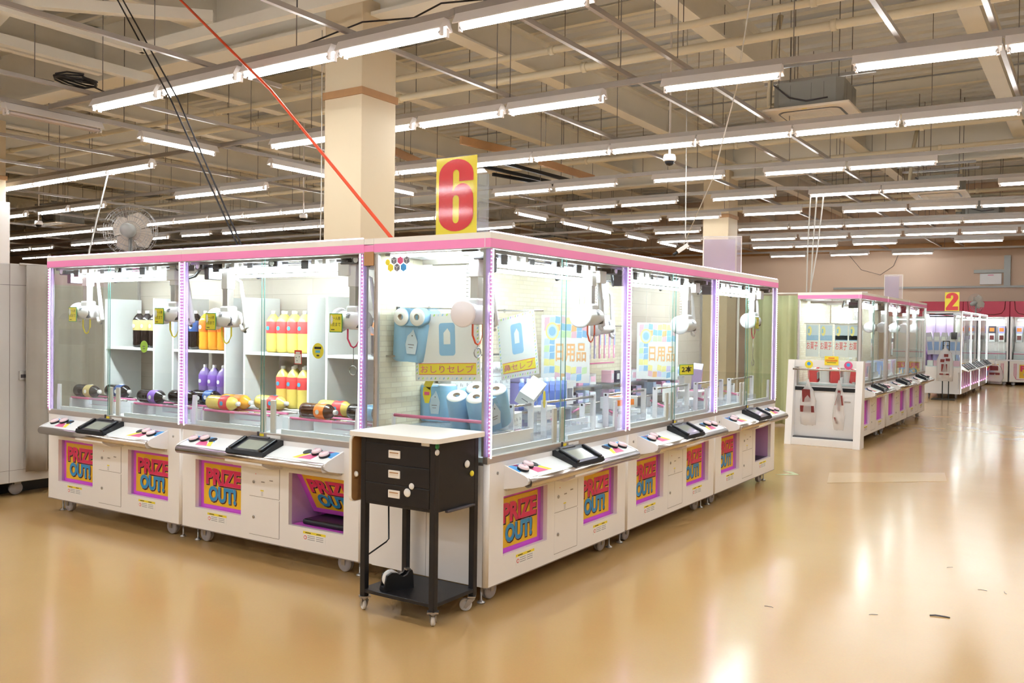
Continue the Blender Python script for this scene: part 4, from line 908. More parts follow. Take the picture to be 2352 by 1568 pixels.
def curtain(name, label, x0, y0, x1, y1, z0, z1, m, wav=0.035, n=60, folds=8):
    mb = MB(); i = mb.mi(m); d = Vector((x1-x0, y1-y0, 0)); L = d.length; d.normalize(); nrm = Vector((-d.y, d.x, 0)); rows = []
    for j in range(9):
        z = z0+(z1-z0)*j/8; row = []
        for k in range(n+1):
            s_ = k/n; a = wav*(math.sin(s_*folds*2*PI)+0.4*math.sin(s_*folds*3.3*PI+1+0.12*j))*(0.7+0.3*(1-j/8))
            row.append(mb.bm.verts.new(Vector((x0, y0, z))+d*(L*s_)+nrm*a))
        rows.append(row)
    for a, b_ in zip(rows, rows[1:]):
        for k in range(n):
            f = mb.bm.faces.new((a[k], a[k+1], b_[k+1], b_[k])); f.material_index = i; f.smooth = True
    me = mb.mesh(name); o = obj(name, me); md = o.modifiers.new('thickness', 'SOLIDIFY'); md.thickness = 0.003
    return tag(o, label, 'curtain')
c = curtain('curtain', 'taupe curtain hanging between the left edge cabinet and the near block', -5.14, 0.20, -5.14, 0.92, 0.22, 2.06, 'curtain_grey', 0.03, 60, 4)
obj('curtain_rail', MB().tube([(-5.165, 0.15, 2.065), (-5.165, 0.95, 2.065)], 0.012, 'galv', 8), c)
c = curtain('curtain', 'pale green curtain hanging from a rail beyond the near block', -2.15, 10.6, -0.98, 10.55, 0.03, 2.13, 'curtain_green', 0.05, 90, 6)
obj('curtain_rail', MB().tube([(-2.3, 10.6, 2.16), (-0.2, 10.5, 2.16)], 0.016, 'lampwhite', 8).tube([(-2.28, 10.6, 0), (-2.28, 10.6, 2.16)], 0.02, 'lampwhite', 8), c)

# ---------------------------------------------------------------- middle island
for k in range(3):
    crane_cabinet('B%d' % k, 'white crane game cabinet of the middle island, %s from the camera' % ('nearest', 'second', 'farthest')[k], (0.115, 8.62+k*1.82, 0), PI/2, ('a', '', 'b')[k], 'blank', 'blank', 'brick',
        [dict(u=0.35, v=0.13, z=1.62, hook=None, card=False), dict(u=1.3, v=0.13, z=1.62, hook=None, card=False)], leds=False)
t = thing('display_rack', 'white slanting rack with a steel bar at the end of the middle island', 'rack', (0.0, 8.42, 0))
T = Matrix()
for x in (-0.80, 0.105):
    obj('side_post', MB().prism([(-0.12, 0.0), (0.12, 0.0), (0.12, 1.16), (0.02, 1.16)], x, x+0.09, 'white', 'yz'), t)
obj('back_board', MB().box(-0.71, 0.105, 0.06, 0.09, 0.11, 0.80, 'white', 0.003), t)
obj('plinth', MB().box(-0.78, 0.18, -0.10, 0.12, 0.0, 0.095, 'white', 0.004).box(-0.71, 0.105, -0.03, 0.06, 0.095, 0.11, 'dark'), t)
obj('top_board', MB().box(-0.71, 0.105, 0.03, 0.09, 1.065, 1.16, 'white', 0.003), t)
obj('steel_bar', MB().tube([(-0.72, -0.03, 1.035), (0.11, -0.03, 1.035)], 0.014, 'chrome', 10), t)
obj('black_strip', MB().box(-0.71, 0.10, 0.05, 0.062, 0.74, 0.79, 'black'), t)
obj('slot_label', MB().box(-0.06, 0.03, 0.055, 0.061, 0.60, 0.615, 'silver'), t)
obj('notice', MB().box(-0.31, -0.13, 0.02, 0.028, 1.10, 1.22, 'yellow').box(-0.30, -0.14, 0.018, 0.021, 1.165, 1.172, 'red').box(-0.30, -0.14, 0.018, 0.021, 1.15, 1.157, 'red').box(-0.28, -0.16, 0.018, 0.021, 1.13, 1.136, 'ink').box(-0.26, -0.18, 0.018, 0.021, 1.19, 1.2, 'red'), t)
for x, c in ((-0.52, 'yellow'), (0.0, 'rose')):
    obj('round_sticker', MB().lathe([(0.055, 0), (0.055, 0.002)], c, 20, Tr(x, 0.028, 1.10) @ Rot(PI/2, 'X')).lathe([(0.025, 0), (0.025, 0.0035)], 'blue', 14, Tr(x, 0.028, 1.11) @ Rot(PI/2, 'X')), t)
M['bag'] = glass('clear_plastic_bag', tint=(0.93, 0.92, 0.92, 1), alpha=0.35, col=(0.9, 0.88, 0.86, 1), rough=0.12)
M['maroon'] = mat('bag_print_maroon', srgb(122, 40, 36), 0.45, var=0.3, scale=30)
def bagmesh(w0, h, fold, prints, seedv):
    rnd = random.Random(seedv); m = MB(); rows = []; i = m.mi('bag')
    prof = [(0.0, 0.012), (0.12, 0.03), (0.25, w0*0.35), (0.45, w0*0.47), (0.75, w0*0.5), (1.0, w0*0.45)]
    for (a, hw) in prof:
        ring = []
        for k in range(16):
            an = 2*PI*k/16; ring.append(m.bm.verts.new((hw*math.cos(an)*(1+0.12*rnd.uniform(-1, 1)), (0.008+hw*0.22)*math.sin(an), -a*h+0.012*rnd.uniform(-1, 1))))
        rows.append(ring)
    for a, b_ in zip(rows, rows[1:]):
        for k in range(16): f = m.bm.faces.new((a[k], a[(k+1) % 16], b_[(k+1) % 16], b_[k])); f.material_index = i; f.smooth = True
    f = m.bm.faces.new(rows[-1][::-1]); f.material_index = i
    f = m.bm.faces.new(rows[0]); f.material_index = i
    return m
def bag(label, loc, w0, h, prints, rz=0.0):
    t = thing('plastic_bag', label, 'bag', loc, rz)
    obj('bag_film', bagmesh(w0, h, 0, 0, hash(label) % 99), t)
    p = MB()
    for (a, b_, c, d, sk) in prints:
        p.prism([(a*w0, -c*h), (b_*w0, -c*h), ((b_+sk)*w0, -d*h), ((a+sk)*w0, -d*h)], -w0*0.125, -w0*0.115, 'maroon')
    obj('printed_band', p, t)
    obj('hang_loop', MB().tube([(0, 0, -0.01), (0.01, 0, 0.05), (0, 0.0, 0.13), (0, 0, 0.16)], 0.004, 'bag', 5), t)
    return t
bag('clear bag with maroon print hanging left on the rack bar', (-0.50, 8.35, 0.90), 0.22, 0.62, [(-0.35, 0.15, 0.22, 0.5, 0.05), (-0.45, 0.40, 0.58, 0.72, 0.03)])
bag('clear bag with maroon stripes hanging right on the rack bar', (-0.09, 8.35, 0.90), 0.15, 0.66, [(-0.1, 0.15, 0.2, 0.62, 0.0), (-0.35, -0.15, 0.5, 0.3, 0.2), (0.1, 0.3, 0.3, 0.5, 0.1), (-0.4, -0.2, 0.75, 0.88, 0.2)])

# ---------------------------------------------------------------- farthest island: LED framed cabinets
W3 = 1.84
def led_cabinet(label, y0, ends):
    t = thing('crane_game_cabinet', label, 'crane game', (0.13, y0, 0), PI/2)
    P = lambda k, n, f, **kw: cached(('b3', k), n, f, t, **kw)
    def base():
        m = MB(); m.box(0, W3, 0.0, 0.85, 0.12, 0.24, 'white'); m.box(0, W3, 0.06, 0.85, 0.24, 0.74, 'white'); m.box(0, W3, 0, 0.07, 0.62, 0.74, 'white', 0.004)
        for u in (0.06, 0.50, 0.94, 1.38): m.box(u, u+0.04, 0.0, 0.07, 0.24, 0.64, 'white')
        return m
    P('base', 'cabinet_body', base)
    for u in (0.12, 0.56, 1.0, 1.44): P('chute', 'prize_chute', lambda: MB().box(0, 0.36, 0.03, 0.058, 0.25, 0.62, 'magenta').box(0.0, 0.36, 0.02, 0.03, 0.255, 0.262, 'ledpink'), loc=(u-0.01, 0, 0))
    def pan():
        m = MB(); m.prism([(0, 0.70), (-0.15, 0.64), (-0.16, 0.66), (0, 0.79)], 0.06, W3-0.06, 'white', 'yz')
        for u in (0.12, 0.55, 1.0, 1.42): m.prism([(0.0, 0.795), (-0.14, 0.685), (-0.14, 0.70), (0, 0.81)], u, u+0.28, 'black', 'yz')
        return m
    P('pan', 'control_panel', pan)
    P('post', 'corner_post', lambda: MB().box(0, 0.03, 0, 0.03, 0.12, 2.03, 'lampwhite').box(0.01, 0.026, -0.004, 0.0, 0.14, 2.02, 'ledwhite'))
    P('post', 'corner_post', None, loc=(W3-0.032, 0, 0))
    P('hdr', 'header', lambda: MB().box(0, W3, 0, 0.03, 2.0, 2.055, 'white').box(0, W3, 0.02, 0.85, 2.03, 2.05, 'white').box(0.02, W3-0.02, -0.003, 0, 2.04, 2.053, 'ledwhite'))
    P('glass', 'glass_pane', lambda: MB().box(0.03, W3-0.03, 0.01, 0.014, 0.78, 2.0, 'glass'))
    P('deck', 'play_deck', lambda: MB().box(0.03, W3-0.03, 0.03, 0.84, 0.72, 0.76, 'deckw').box(0.03, W3-0.03, 0.82, 0.84, 0.76, 2.0, 'mauve'))
    it = P('lamp', 'interior_lamp', lambda: MB().box(0.25, W3-0.25, 0.10, 0.18, 1.955, 1.975, 'silver')); cached('b3tube', 'lamp_tube', lambda: MB().tube([(0.3, 0.14, 1.935), (W3-0.3, 0.14, 1.935)], 0.016, 'itube', 8), it)
    if ends:
        P('sg', 'side_glass', lambda: MB().box(0.002, 0.006, 0.03, 0.84, 0.74, 2.0, 'glass').box(0, 0.03, 0.0, 0.85, 2.0, 2.055, 'white').box(0, 0.03, 0.82, 0.85, 0.12, 2.0, 'white'))
        P('track', 'crane_rail', lambda: MB().tube([(0.1, 0.2, 1.93), (0.1, 0.7, 1.93), (0.1, 0.72, 1.97), (0.1, 0.2, 1.99)], 0.014, 'black', 8).box(0.1, 0.2, 0.12, 0.24, 1.4, 1.56, 'dark', 0.01).tube([(0.15, 0.18, 1.56), (0.15, 0.18, 1.97)], 0.02, 'clearw', 8))
    for u in (0.2, W3-0.2): cached('casterB', 'caster', lambda: caster_mb().box(-0.03, 0.03, -0.03, 0.03, 0.04, 0.064, 'zinc'), t, loc=(u, 0.12, 0.058))
    for u in (0.2, W3-0.2): cached('casterB', 'caster', None, t, loc=(u, 0.7, 0.058))
    return t
for k in range(3):
    led_cabinet('white light-edged crane cabinet of the farthest island, %s from the camera' % ('nearest', 'second', 'third')[k], 19.0+k*(W3+0.02), k == 0)
t = thing('bag_stand', 'black two-rod stand holding clear bags before the farthest island', 'stand', (-0.16, 18.75, 0))
obj('stand_base', MB().box(-0.28, 0.22, -0.18, 0.18, 0.0, 0.018, 'black', 0.004), t)
obj('stand_rods', MB().box(-0.075, -0.055, -0.01, 0.01, 0.018, 1.36, 'black').box(0.055, 0.075, -0.01, 0.01, 0.018, 1.36, 'black').box(-0.075, 0.075, -0.01, 0.01, 1.34, 1.36, 'black').box(-0.075, 0.075, -0.01, 0.01, 1.24, 1.255, 'black'), t)
bag('bunch of clear bags with maroon print on the black stand', (-0.16, 18.60, 1.30), 0.36, 0.86, [(-0.05, 0.2, 0.28, 0.36, 0.0), (-0.25, 0.02, 0.42, 0.5, -0.02), (0.05, 0.3, 0.4, 0.47, 0.0), (-0.2, 0.15, 0.55, 0.75, 0.0), (-0.3, 0.25, 0.8, 0.84, 0.0)])
bag('clear bag with maroon print at the far end of the farthest island', (0.36, 24.4, 0.75), 0.4, 0.62, [(-0.3, 0.2, 0.2, 0.4, 0.0), (-0.35, 0.3, 0.5, 0.6, 0.0)])

# ---------------------------------------------------------------- cabinets along the back wall
WW = 1.25
def wall_cabinet(label, x0):
    t = thing('prize_cabinet', label, 'crane game', (x0, 26.3, 0))
    P = lambda k, n, f, **kw: cached(('bw', k), n, f, t, **kw)
    P('body', 'cabinet_body', lambda: MB().box(0.02, WW-0.02, 0, 0.8, 0.1, 0.72, 'cream', 0.01).box(0.0, WW, 0.0, 0.8, 0.72, 0.76, 'silver').box(0.02, 0.07, 0, 0.8, 0.76, 2.04, 'silver').box(WW-0.07, WW-0.02, 0, 0.8, 0.76, 2.04, 'silver').box(0.05, WW-0.05, 0.76, 0.8, 0.76, 2.04, 'lampwhite').box(0.0, 0.02, 0.05, 0.8, 0.1, 2.5, 'dark'))
    def hd():
        m = MB(); m.box(0.005, WW-0.005, -0.03, 0.8, 2.04, 2.5, 'bandred', 0.01)
        m.tube([(0.12, -0.032, 2.5), (0.14, -0.032, 2.25), (0.22, -0.032, 2.14), (0.4, -0.032, 2.1), (0.85, -0.032, 2.1), (1.03, -0.032, 2.14), (1.11, -0.032, 2.25), (1.13, -0.032, 2.5)], 0.012, 'maroon', 6); return m
    P('hdr', 'header', hd)
    def sg():
        m = MB(); m.box(0.28, 0.98, -0.003, 0, 0.22, 0.62, 'gold'); text(m, 'PRIZE', 0.32, 0.94, 0.43, 0.58, -0.005, 'txred', 0.05); text(m, 'OUT!', 0.40, 0.88, 0.25, 0.41, -0.005, 'txblue', 0.05)
        for k in range(3): m.tube([(0.14+k*0.03, -0.002, 0.65), (0.14+k*0.03, -0.002, 0.3), (0.2, -0.002, 0.18), (1.05, -0.002, 0.18), (1.11-k*0.03, -0.002, 0.3), (1.11-k*0.03, -0.002, 0.65)], 0.006, 'rose', 4)
        return m
    P('sign', 'front_sign', sg)
    P('glass', 'glass_pane', lambda: MB().box(0.07, WW-0.07, 0.01, 0.016, 0.76, 2.04, 'glass'))
    it = P('lamp', 'interior_lamp', lambda: MB().box(0.15, WW-0.15, 0.12, 0.2, 1.97, 2.0, 'silver')); cached('bwtube', 'lamp_tube', lambda: MB().tube([(0.2, 0.16, 1.945), (WW-0.2, 0.16, 1.945)], 0.014, 'itube', 8), it)
    P('deck', 'prize_table', lambda: MB().box(0.1, WW-0.1, 0.2, 0.75, 0.76, 1.0, 'deckw').box(0.1, WW-0.1, 0.55, 0.75, 1.0, 1.28, 'lampwhite').box(0.1, WW-0.1, 0.19, 0.2, 0.92, 0.94, 'rose'))
    for x in (0.12, WW-0.12): cached('casterB', 'caster', None, t, loc=(x, 0.1, 0.058))
    return t
for k in range(4): wall_cabinet('cream prize cabinet with a crimson header against the back wall, %s' % ('leftmost of the row', 'behind the farthest island', 'second from the right edge', 'cut by the right edge')[k], 0.55-WW*(3-k)+WW)
struct('notice_board', MB().box(-0.38, 0.22, 27.42, 27.5, 3.06, 3.40, 'paper', 0.01).box(-0.16, 0.0, 27.415, 27.42, 3.34, 3.36, 'rose'), 'white boxed panel on the back wall')
for nm, lab, (x, y, z), col in (('figure_box', 'purple boxed figure on the wall cabinet table', (0.0, 26.75, 1.28), 'lavender'),): pass

# ---------------------------------------------------------------- prizes
def colour(nm, r, g, b_, rough=0.35, var=0.03):
    if nm not in M: M[nm] = mat(nm, srgb(r, g, b_), rough, var=var)
    return nm
def juice(nm, c, r=0.12):
    m = mat(nm, c, r, var=0.03, spec=0.6); m.node_tree.nodes['Principled BSDF'].inputs['Emission Color'].default_value = (0, 0, 0, 1)
    M[nm] = m; return nm
juice('liquid_apple', srgb(246, 224, 120)); juice('liquid_orange', srgb(252, 176, 60)); juice('liquid_cola', srgb(34, 24, 24)); juice('liquid_grape', srgb(150, 128, 186)); juice('liquid_brown', srgb(70, 34, 24))
colour('label_red', 236, 84, 84); colour('label_orange', 240, 130, 50); colour('label_gold', 200, 180, 120); colour('label_purple', 140, 100, 190); colour('label_navy', 60, 90, 150); colour('label_cyan', 90, 180, 220)
def bottle_body(mt):
    m = MB(); m.lathe([(0.0, 0.003), (0.035, 0.0), (0.05, 0.008), (0.052, 0.03), (0.050, 0.06), (0.052, 0.09), (0.0505, 0.10), (0.052, 0.11), (0.0515, 0.14), (0.052, 0.225), (0.050, 0.236), (0.036, 0.262), (0.022, 0.278), (0.0145, 0.286), (0.0145, 0.292)], mt, 18, cap=False); return m
def bottle_label(mt):
    m = MB(); m.lathe([(0.0528, 0.143), (0.0532, 0.145), (0.0532, 0.228), (0.0525, 0.230)], mt, 18, cap=False)
    for a in range(4):
        T = Rot(a*PI/2, 'Z') @ Tr(0, -0.0535, 0.18) @ Rot(PI/2, 'X'); m.lathe([(0.016, -0.0012), (0.016, 0.0014)], 'label_cyan' if mt == 'label_red' else 'paper', 10, T)
    return m
def bottle_cap(): return MB().lathe([(0.0155, 0.286), (0.0165, 0.288), (0.0165, 0.306), (0.014, 0.309), (0.0, 0.309)], 'paper', 14, cap=False)
def bottle(liq, lb, loc, label, rot=None, group=None):
    o = cached(('bottle', liq), 'drink_bottle', lambda: bottle_body(liq), None, loc=loc, rot=rot)
    cached(('blabel', lb), 'wrap_label', lambda: bottle_label(lb), o); cached('bcap', 'bottle_cap', bottle_cap, o)
    tag(o, label, 'bottle', group); return o
SIDE = ('left', 'second', 'third', 'right')
def shelf_rack(label, x0, x1, z_low=None):
    t = thing('shelf_rack', label, 'shelf', (0, 0, 0)); y0, y1 = 0.46, 0.80
    for x in (x0, x1-0.02): obj('side_panel', MB().box(x, x+0.02, y0, y1, 0.836, 1.765, 'paper'), t)
    obj('shelf', MB().box(x0+0.02, x1-0.02, y0, y1, 1.335, 1.355, 'paper'), t)
    if z_low: obj('shelf', MB().box(x0+0.02, x1-0.02, y0, y1, z_low-0.02, z_low, 'paper'), t)
    return t
shelf_rack('leftmost white shelf rack, holding black drink bottles', LX2+0.07, LX2+0.77)
shelf_rack('white shelf rack holding orange juice over purple drinks', LX2+1.0, LX2+1.66, 0.93)
shelf_rack('white shelf rack holding yellow juice with red labels on two levels', LX1+0.11, LX1+0.81, 0.95)
shelf_rack('rightmost white shelf rack of the left row, with black bottles', LX1+0.97, LX1+1.70)
def brow(us, vs, z, base, liq, lb, what, where, group):
    n = 0
    for j, v in enumerate(vs):
        for k, u in enumerate(us):
            lab = '%s, %s from left, %s row, %s' % (what, ORD[k], ('front', 'back')[j], where)
            bottle(liq, lb, (base+u, v, z), lab, None, group)
brow((0.46, 0.57, 0.68), (0.53,), 1.356, LX2, 'liquid_cola', 'label_gold', 'black drink bottle with a gold label', 'on the leftmost rack', 'black bottles on the leftmost rack')
brow((1.10, 1.21), (0.53,), 1.356, LX2, 'liquid_cola', 'label_navy', 'dark drink bottle', 'beside the orange juice', 'dark bottles beside the orange juice')
brow((1.33, 1.44, 1.55), (0.53, 0.65), 1.356, LX2, 'liquid_orange', 'label_orange', 'orange juice bottle', 'on the upper shelf', 'orange juice bottles on the upper shelf')
brow((1.33, 1.44, 1.55), (0.53,), 0.931, LX2, 'liquid_grape', 'label_purple', 'pale purple drink bottle', 'below the orange juice', 'purple drink bottles on the low shelf')
brow((0.36, 0.47, 0.58, 0.69), (0.53, 0.65), 1.356, LX1, 'liquid_apple', 'label_red', 'yellow juice bottle with red label', 'upper shelf', 'yellow juice bottles on the upper shelf')
brow((0.47, 0.58, 0.69), (0.53, 0.65), 0.951, LX1, 'liquid_apple', 'label_red', 'yellow juice bottle with red label', 'lower shelf', 'yellow juice bottles on the lower shelf')
brow((1.40, 1.51, 1.62), (0.53,), 1.356, LX1, 'liquid_cola', 'label_orange', 'black drink bottle with orange label', 'rightmost rack', 'black bottles on the rightmost rack')
def lying(base, u, v, liq, lb, label, a=0.0, z=0.992):
    bottle(liq, lb, (base+u, v, z), label, (0, PI/2, a))
def bridge(base, u0, u1, label):
    t = thing('prize_bridge', label, 'rods', (base, 0, 0))
    for v in (0.16, 0.245, 0.33, 0.415): obj('rose_rod', MB().tube([(u0, v, 0.935), (u1, v, 0.935)], 0.009, 'pinkrod' if v in (0.16, 0.33) else 'chrome', 8), t)
    for u in (u0, u1-0.014): obj('rod_stand', MB().box(u, u+0.014, 0.14, 0.44, 0.836, 0.932, 'clearw'), t)
    obj('clear_tray', MB().box(u1-0.27, u1-0.02, 0.085, 0.14, 0.90, 0.955, 'acrylic'), t)
    return t
bridge(LX2, 0.08, 0.72, 'pair of rose rods in the left bay of the leftmost cabinet'); bridge(LX2, 0.95, 1.68, 'pair of rose rods in the right bay of the leftmost cabinet')
bridge(LX1, 0.04, 0.74, 'pair of rose rods under the yellow lying bottles'); bridge(LX1, 0.95, 1.68, 'pair of rose rods under the brown lying bottles')
lying(LX2, 0.10, 0.2025, 'liquid_cola', 'label_gold', 'dark bottle lying at the far left on the rods', 0.03)
lying(LX2, 0.28, 0.3725, 'liquid_cola', 'label_navy', 'second dark bottle lying in the left bay, behind the first', -0.03)
lying(LX2, 0.98, 0.2025, 'liquid_cola', 'label_purple', 'dark bottle with a purple label lying nearest the glass in the leftmost cabinet', 0.0)
lying(LX2, 1.22, 0.31, 'liquid_cola', 'label_purple', 'dark bottle lying in the right bay of the leftmost cabinet, middle of three', 0.0, 0.995)
lying(LX2, 1.33, 0.43, 'liquid_cola', 'label_navy', 'dark bottle lying in the right bay of the leftmost cabinet, rearmost', 0.05, 0.995)
lying(LX1, 0.06, 0.2025, 'liquid_apple', 'label_red', 'yellow juice bottle lying nearest the glass left of the shields', 0.03)
lying(LX1, 0.08, 0.31, 'liquid_orange', 'label_orange', 'orange juice bottle lying behind the front yellow one', 0.0, 0.995)
lying(LX1, 0.33, 0.42, 'liquid_apple', 'label_red', 'yellow juice bottle lying rearmost in the left bay', 0.0, 0.995)
lying(LX1, 0.98, 0.415, 'liquid_apple', 'label_red', 'yellow juice bottle lying just right of the shields', 0.0, 0.995)
lying(LX1, 1.03, 0.2025, 'liquid_brown', 'label_orange', 'brown drink bottle with an orange label lying on the rods', 0.0)
lying(LX1, 1.36, 0.31, 'liquid_cola', 'label_cyan', 'black bottle with a cyan label lying behind the brown one', 0.0, 0.995)
tag(obj('round_card', MB().lathe([(0.045, 0), (0.045, 0.002)], 'lime', 24, Tr(0, 0, 0) @ Rot(PI/2, 'X')).box(-0.015, 0.015, -0.0035, -0.002, 0.0, 0.006, 'grey').box(-0.01, 0.015, -0.0035, -0.002, -0.018, -0.012, 'grey'), None, loc=(LX2+1.265, 0.028, 1.385)), 'round lime green card hanging in the leftmost cabinet', 'card')
tag(obj('round_card', MB().lathe([(0.05, 0), (0.05, 0.002)], 'yellow', 24, Rot(PI/2, 'X')).box(-0.03, 0.03, -0.0035, -0.002, 0.012, 0.026, 'ink').box(-0.02, 0.02, -0.0035, -0.002, -0.012, 0.004, 'label_cyan').box(-0.01, 0.012, -0.0035, -0.002, -0.034, -0.024, 'ink'), None, loc=(LX1+1.34, 0.028, 1.40)), 'round yellow card hanging in the cabinet left of the trolley', 'card')
tag(obj('red_tag', MB().box(-0.033, 0.033, -0.002, 0, -0.045, 0.045, 'red').box(-0.029, 0.029, -0.003, -0.001, -0.041, 0.02, 'paper').box(-0.02, 0.02, -0.0035, 0, 0.022, 0.034, 'paper').box(-0.018, -0.012, -0.0036, 0, -0.006, 0.0, 'ink').box(0.01, 0.016, -0.0036, 0, 0.0, 0.006, 'ink').box(-0.01, -0.004, -0.0036, 0, -0.026, -0.02, 'ink'), None, loc=(LX1+1.16, 0.028, 1.355)), 'small white tag with a red border on the glass of the yellow juice cabinet', 'tag')

# near corner cabinet ------------------------------------------------------
colour('rose_pale', 246, 200, 216); colour('pale_yellow', 250, 240, 160); colour('pale_lime', 214, 238, 190); colour('pale_lilac', 216, 206, 240); colour('pale_orange', 250, 196, 140); colour('bagpale', 226, 220, 232, 0.2)
colour('pack_blue', 150, 200, 236); colour('pack_pale', 214, 232, 246); colour('core_tan', 208, 190, 170); colour('lavender', 176, 168, 226); colour('refill_blue', 96, 120, 190); colour('pouch_black', 60, 58, 78)
def roll_pack():
    m = MB()
    for x in (-0.06, 0.06):
        m.lathe([(0.0, -0.0), (0.05, 0.0), (0.06, 0.012), (0.06, 0.215), (0.05, 0.228)], 'pack_blue', 22, Tr(x, 0, 0), cap=False)
    m.box(-0.06, 0.06, -0.055, 0.055, 0.004, 0.215, 'pack_blue'); return m
def roll_tops():
    m = MB()
    for x in (-0.06, 0.06):
        m.lathe([(0.056, 0.222), (0.05, 0.229), (0.02, 0.2295)], 'paper', 22, Tr(x, 0, 0), cap=False); m.lathe([(0.02, 0.2295), (0.019, 0.21), (0.0, 0.21)], 'core_tan', 16, Tr(x, 0, 0), cap=False)
    return m
def pack_print():
    m = MB(); m.prism([(-0.02, 0.05), (0.03, 0.05), (0.04, 0.12), (0.02, 0.17), (0.012, 0.19), (0.0, 0.17), (-0.02, 0.15), (-0.03, 0.10)], -0.0615, -0.060, 'pack_pale')
    m.box(0.005, 0.01, -0.063, -0.061, 0.15, 0.156, 'ink'); m.box(-0.015, 0.02, -0.063, -0.061, 0.10, 0.104, 'grey'); m.box(-0.01, 0.015, -0.063, -0.061, 0.085, 0.088, 'grey'); return m
def pack(label, loc, rot, s=1.0):
    t = cached('rollpack', 'toilet_roll_pack', roll_pack, None, loc=loc, rot=rot, scale=(s, s, s)); cached('rolltops', 'paper_rolls', roll_tops, t); cached('rollprint', 'pack_print', pack_print, t)
    tag(t, label, 'toilet rolls', None)
pack('blue toilet roll pack lying on the wall hooks, upper left of the near cabinet', (-0.70, 0.32, 1.62), (PI/2, 0, 0.15), 0.95)
pack('blue toilet roll pack standing tilted behind the hanging bag', (-0.72, 0.22, 1.35), (0.12, 0.08, 0.35), 1.1)
pack('blue toilet roll pack upright at the back left of the play field', (-0.74, 0.50, 0.955), (0, 0, 0.2), 1.05)
pack('blue toilet roll pack leaning forward, left of the leaning pair', (-0.40, 0.40, 0.965), (0.42, -0.35, 1.0), 1.1)
pack('blue toilet roll pack leaning forward, right of the leaning pair', (-0.24, 0.38, 0.965), (0.42, -0.35, 1.0), 1.1)
t = thing('prize_bridge', 'pair of rods with a rose front rod under the toilet rolls', 'rods', (0, 0, 0))
for y, c in ((0.13, 'pinkrod'), (0.42, 'chrome')): obj('rod', MB().tube([(-0.80, y, 1.02 if c == 'pinkrod' else 0.94), (-0.1, y, 1.02 if c == 'pinkrod' else 0.94)], 0.010, c, 8), t)
obj('clear_platform', MB().box(-0.78, -0.12, 0.15, 0.62, 0.945, 0.953, 'acrylic'), t)
for x in (-0.80, -0.1): obj('rod_stand', MB().box(x-0.006, x+0.008, 0.12, 0.62, 0.836, 0.945, 'clearw').box(x-0.006, x+0.008, 0.12, 0.14, 0.94, 1.03, 'clearw'), t)
def hang_poster(label, loc, rz, kana, wd, h, lean=0.0):
    t = thing('hanging_poster', label, 'poster', loc, rz)
    T = Rot(lean, 'Y')
    obj('poster_sheet', MB().box(-wd/2+0.012, wd/2-0.012, 0.0, 0.003, -h+0.03, -0.02, 'paper', T=T), t)
    m = MB(); n = 14
    for k in range(n):
        x = -wd/2+0.03+(wd-0.06)*k/n; c = ('pack_blue', 'lime', 'pack_pale')[k % 3] if kana != '鼻セレブ' else ('rose_pale', 'lime', 'lavender')[k % 3]
        for z in (-0.035, -h+0.04): m.prism([(x, z), (x+0.009, z), (x+0.015, z+0.012), (x+0.006, z+0.012)], -0.001, 0.0, c, T=T)
    for k in range(18):
        z = -0.04-(h-0.09)*k/18
        for x in (-wd/2+0.02, wd/2-0.03): m.prism([(x, z), (x+0.01, z+0.006), (x+0.01, z+0.014), (x, z+0.008)], -0.001, 0.0, 'lime' if k % 2 else 'pack_blue', T=T)
    obj('striped_border', m, t)
    m = MB(); m.prism(rrect(-0.055, 0.065, -h*0.60, -h*0.17, 0.02), -0.0012, 0.0, 'pack_blue', T=T); m.prism([(-0.02, -h*0.45), (0.03, -h*0.45), (0.03, -h*0.3), (0.01, -h*0.24), (-0.02, -h*0.3)], -0.002, -0.001, 'paper', T=T)
    obj('product_picture', m, t)
    m = MB(); m.box(-wd/2+0.04, wd/2-0.04, -0.0015, 0, -h+0.07, -h+0.135, 'yellow', T=T); m.box(-wd/2+0.04, wd/2-0.04, -0.002, 0, -h+0.134, -h+0.137, 'red', T=T); m.box(-wd/2+0.04, wd/2-0.04, -0.002, 0, -h+0.068, -h+0.071, 'red', T=T)
    text(m, kana, -wd/2+0.055, wd/2-0.055, -h+0.080, -h+0.126, -0.003, 'rose', 0.0, T=T)
    obj('kana_caption', m, t)
    obj('clear_sleeve', MB().box(-wd/2, wd/2, -0.010, -0.008, -h, 0, 'thinfilm', T=T).box(-wd/2-0.01, wd/2+0.005, 0.006, 0.007, -h, 0, 'thinfilm', T=T), t)
    obj('rings', MB().tube([(-wd*0.25+0.012*math.cos(a), 0.0, 0.008+0.012*math.sin(a)) for a in range(7)], 0.0018, 'zinc', 5).tube([(wd*0.25+0.012*math.cos(a), 0.0, 0.008+0.012*math.sin(a)) for a in range(7)], 0.0018, 'zinc', 5), t)
    return t

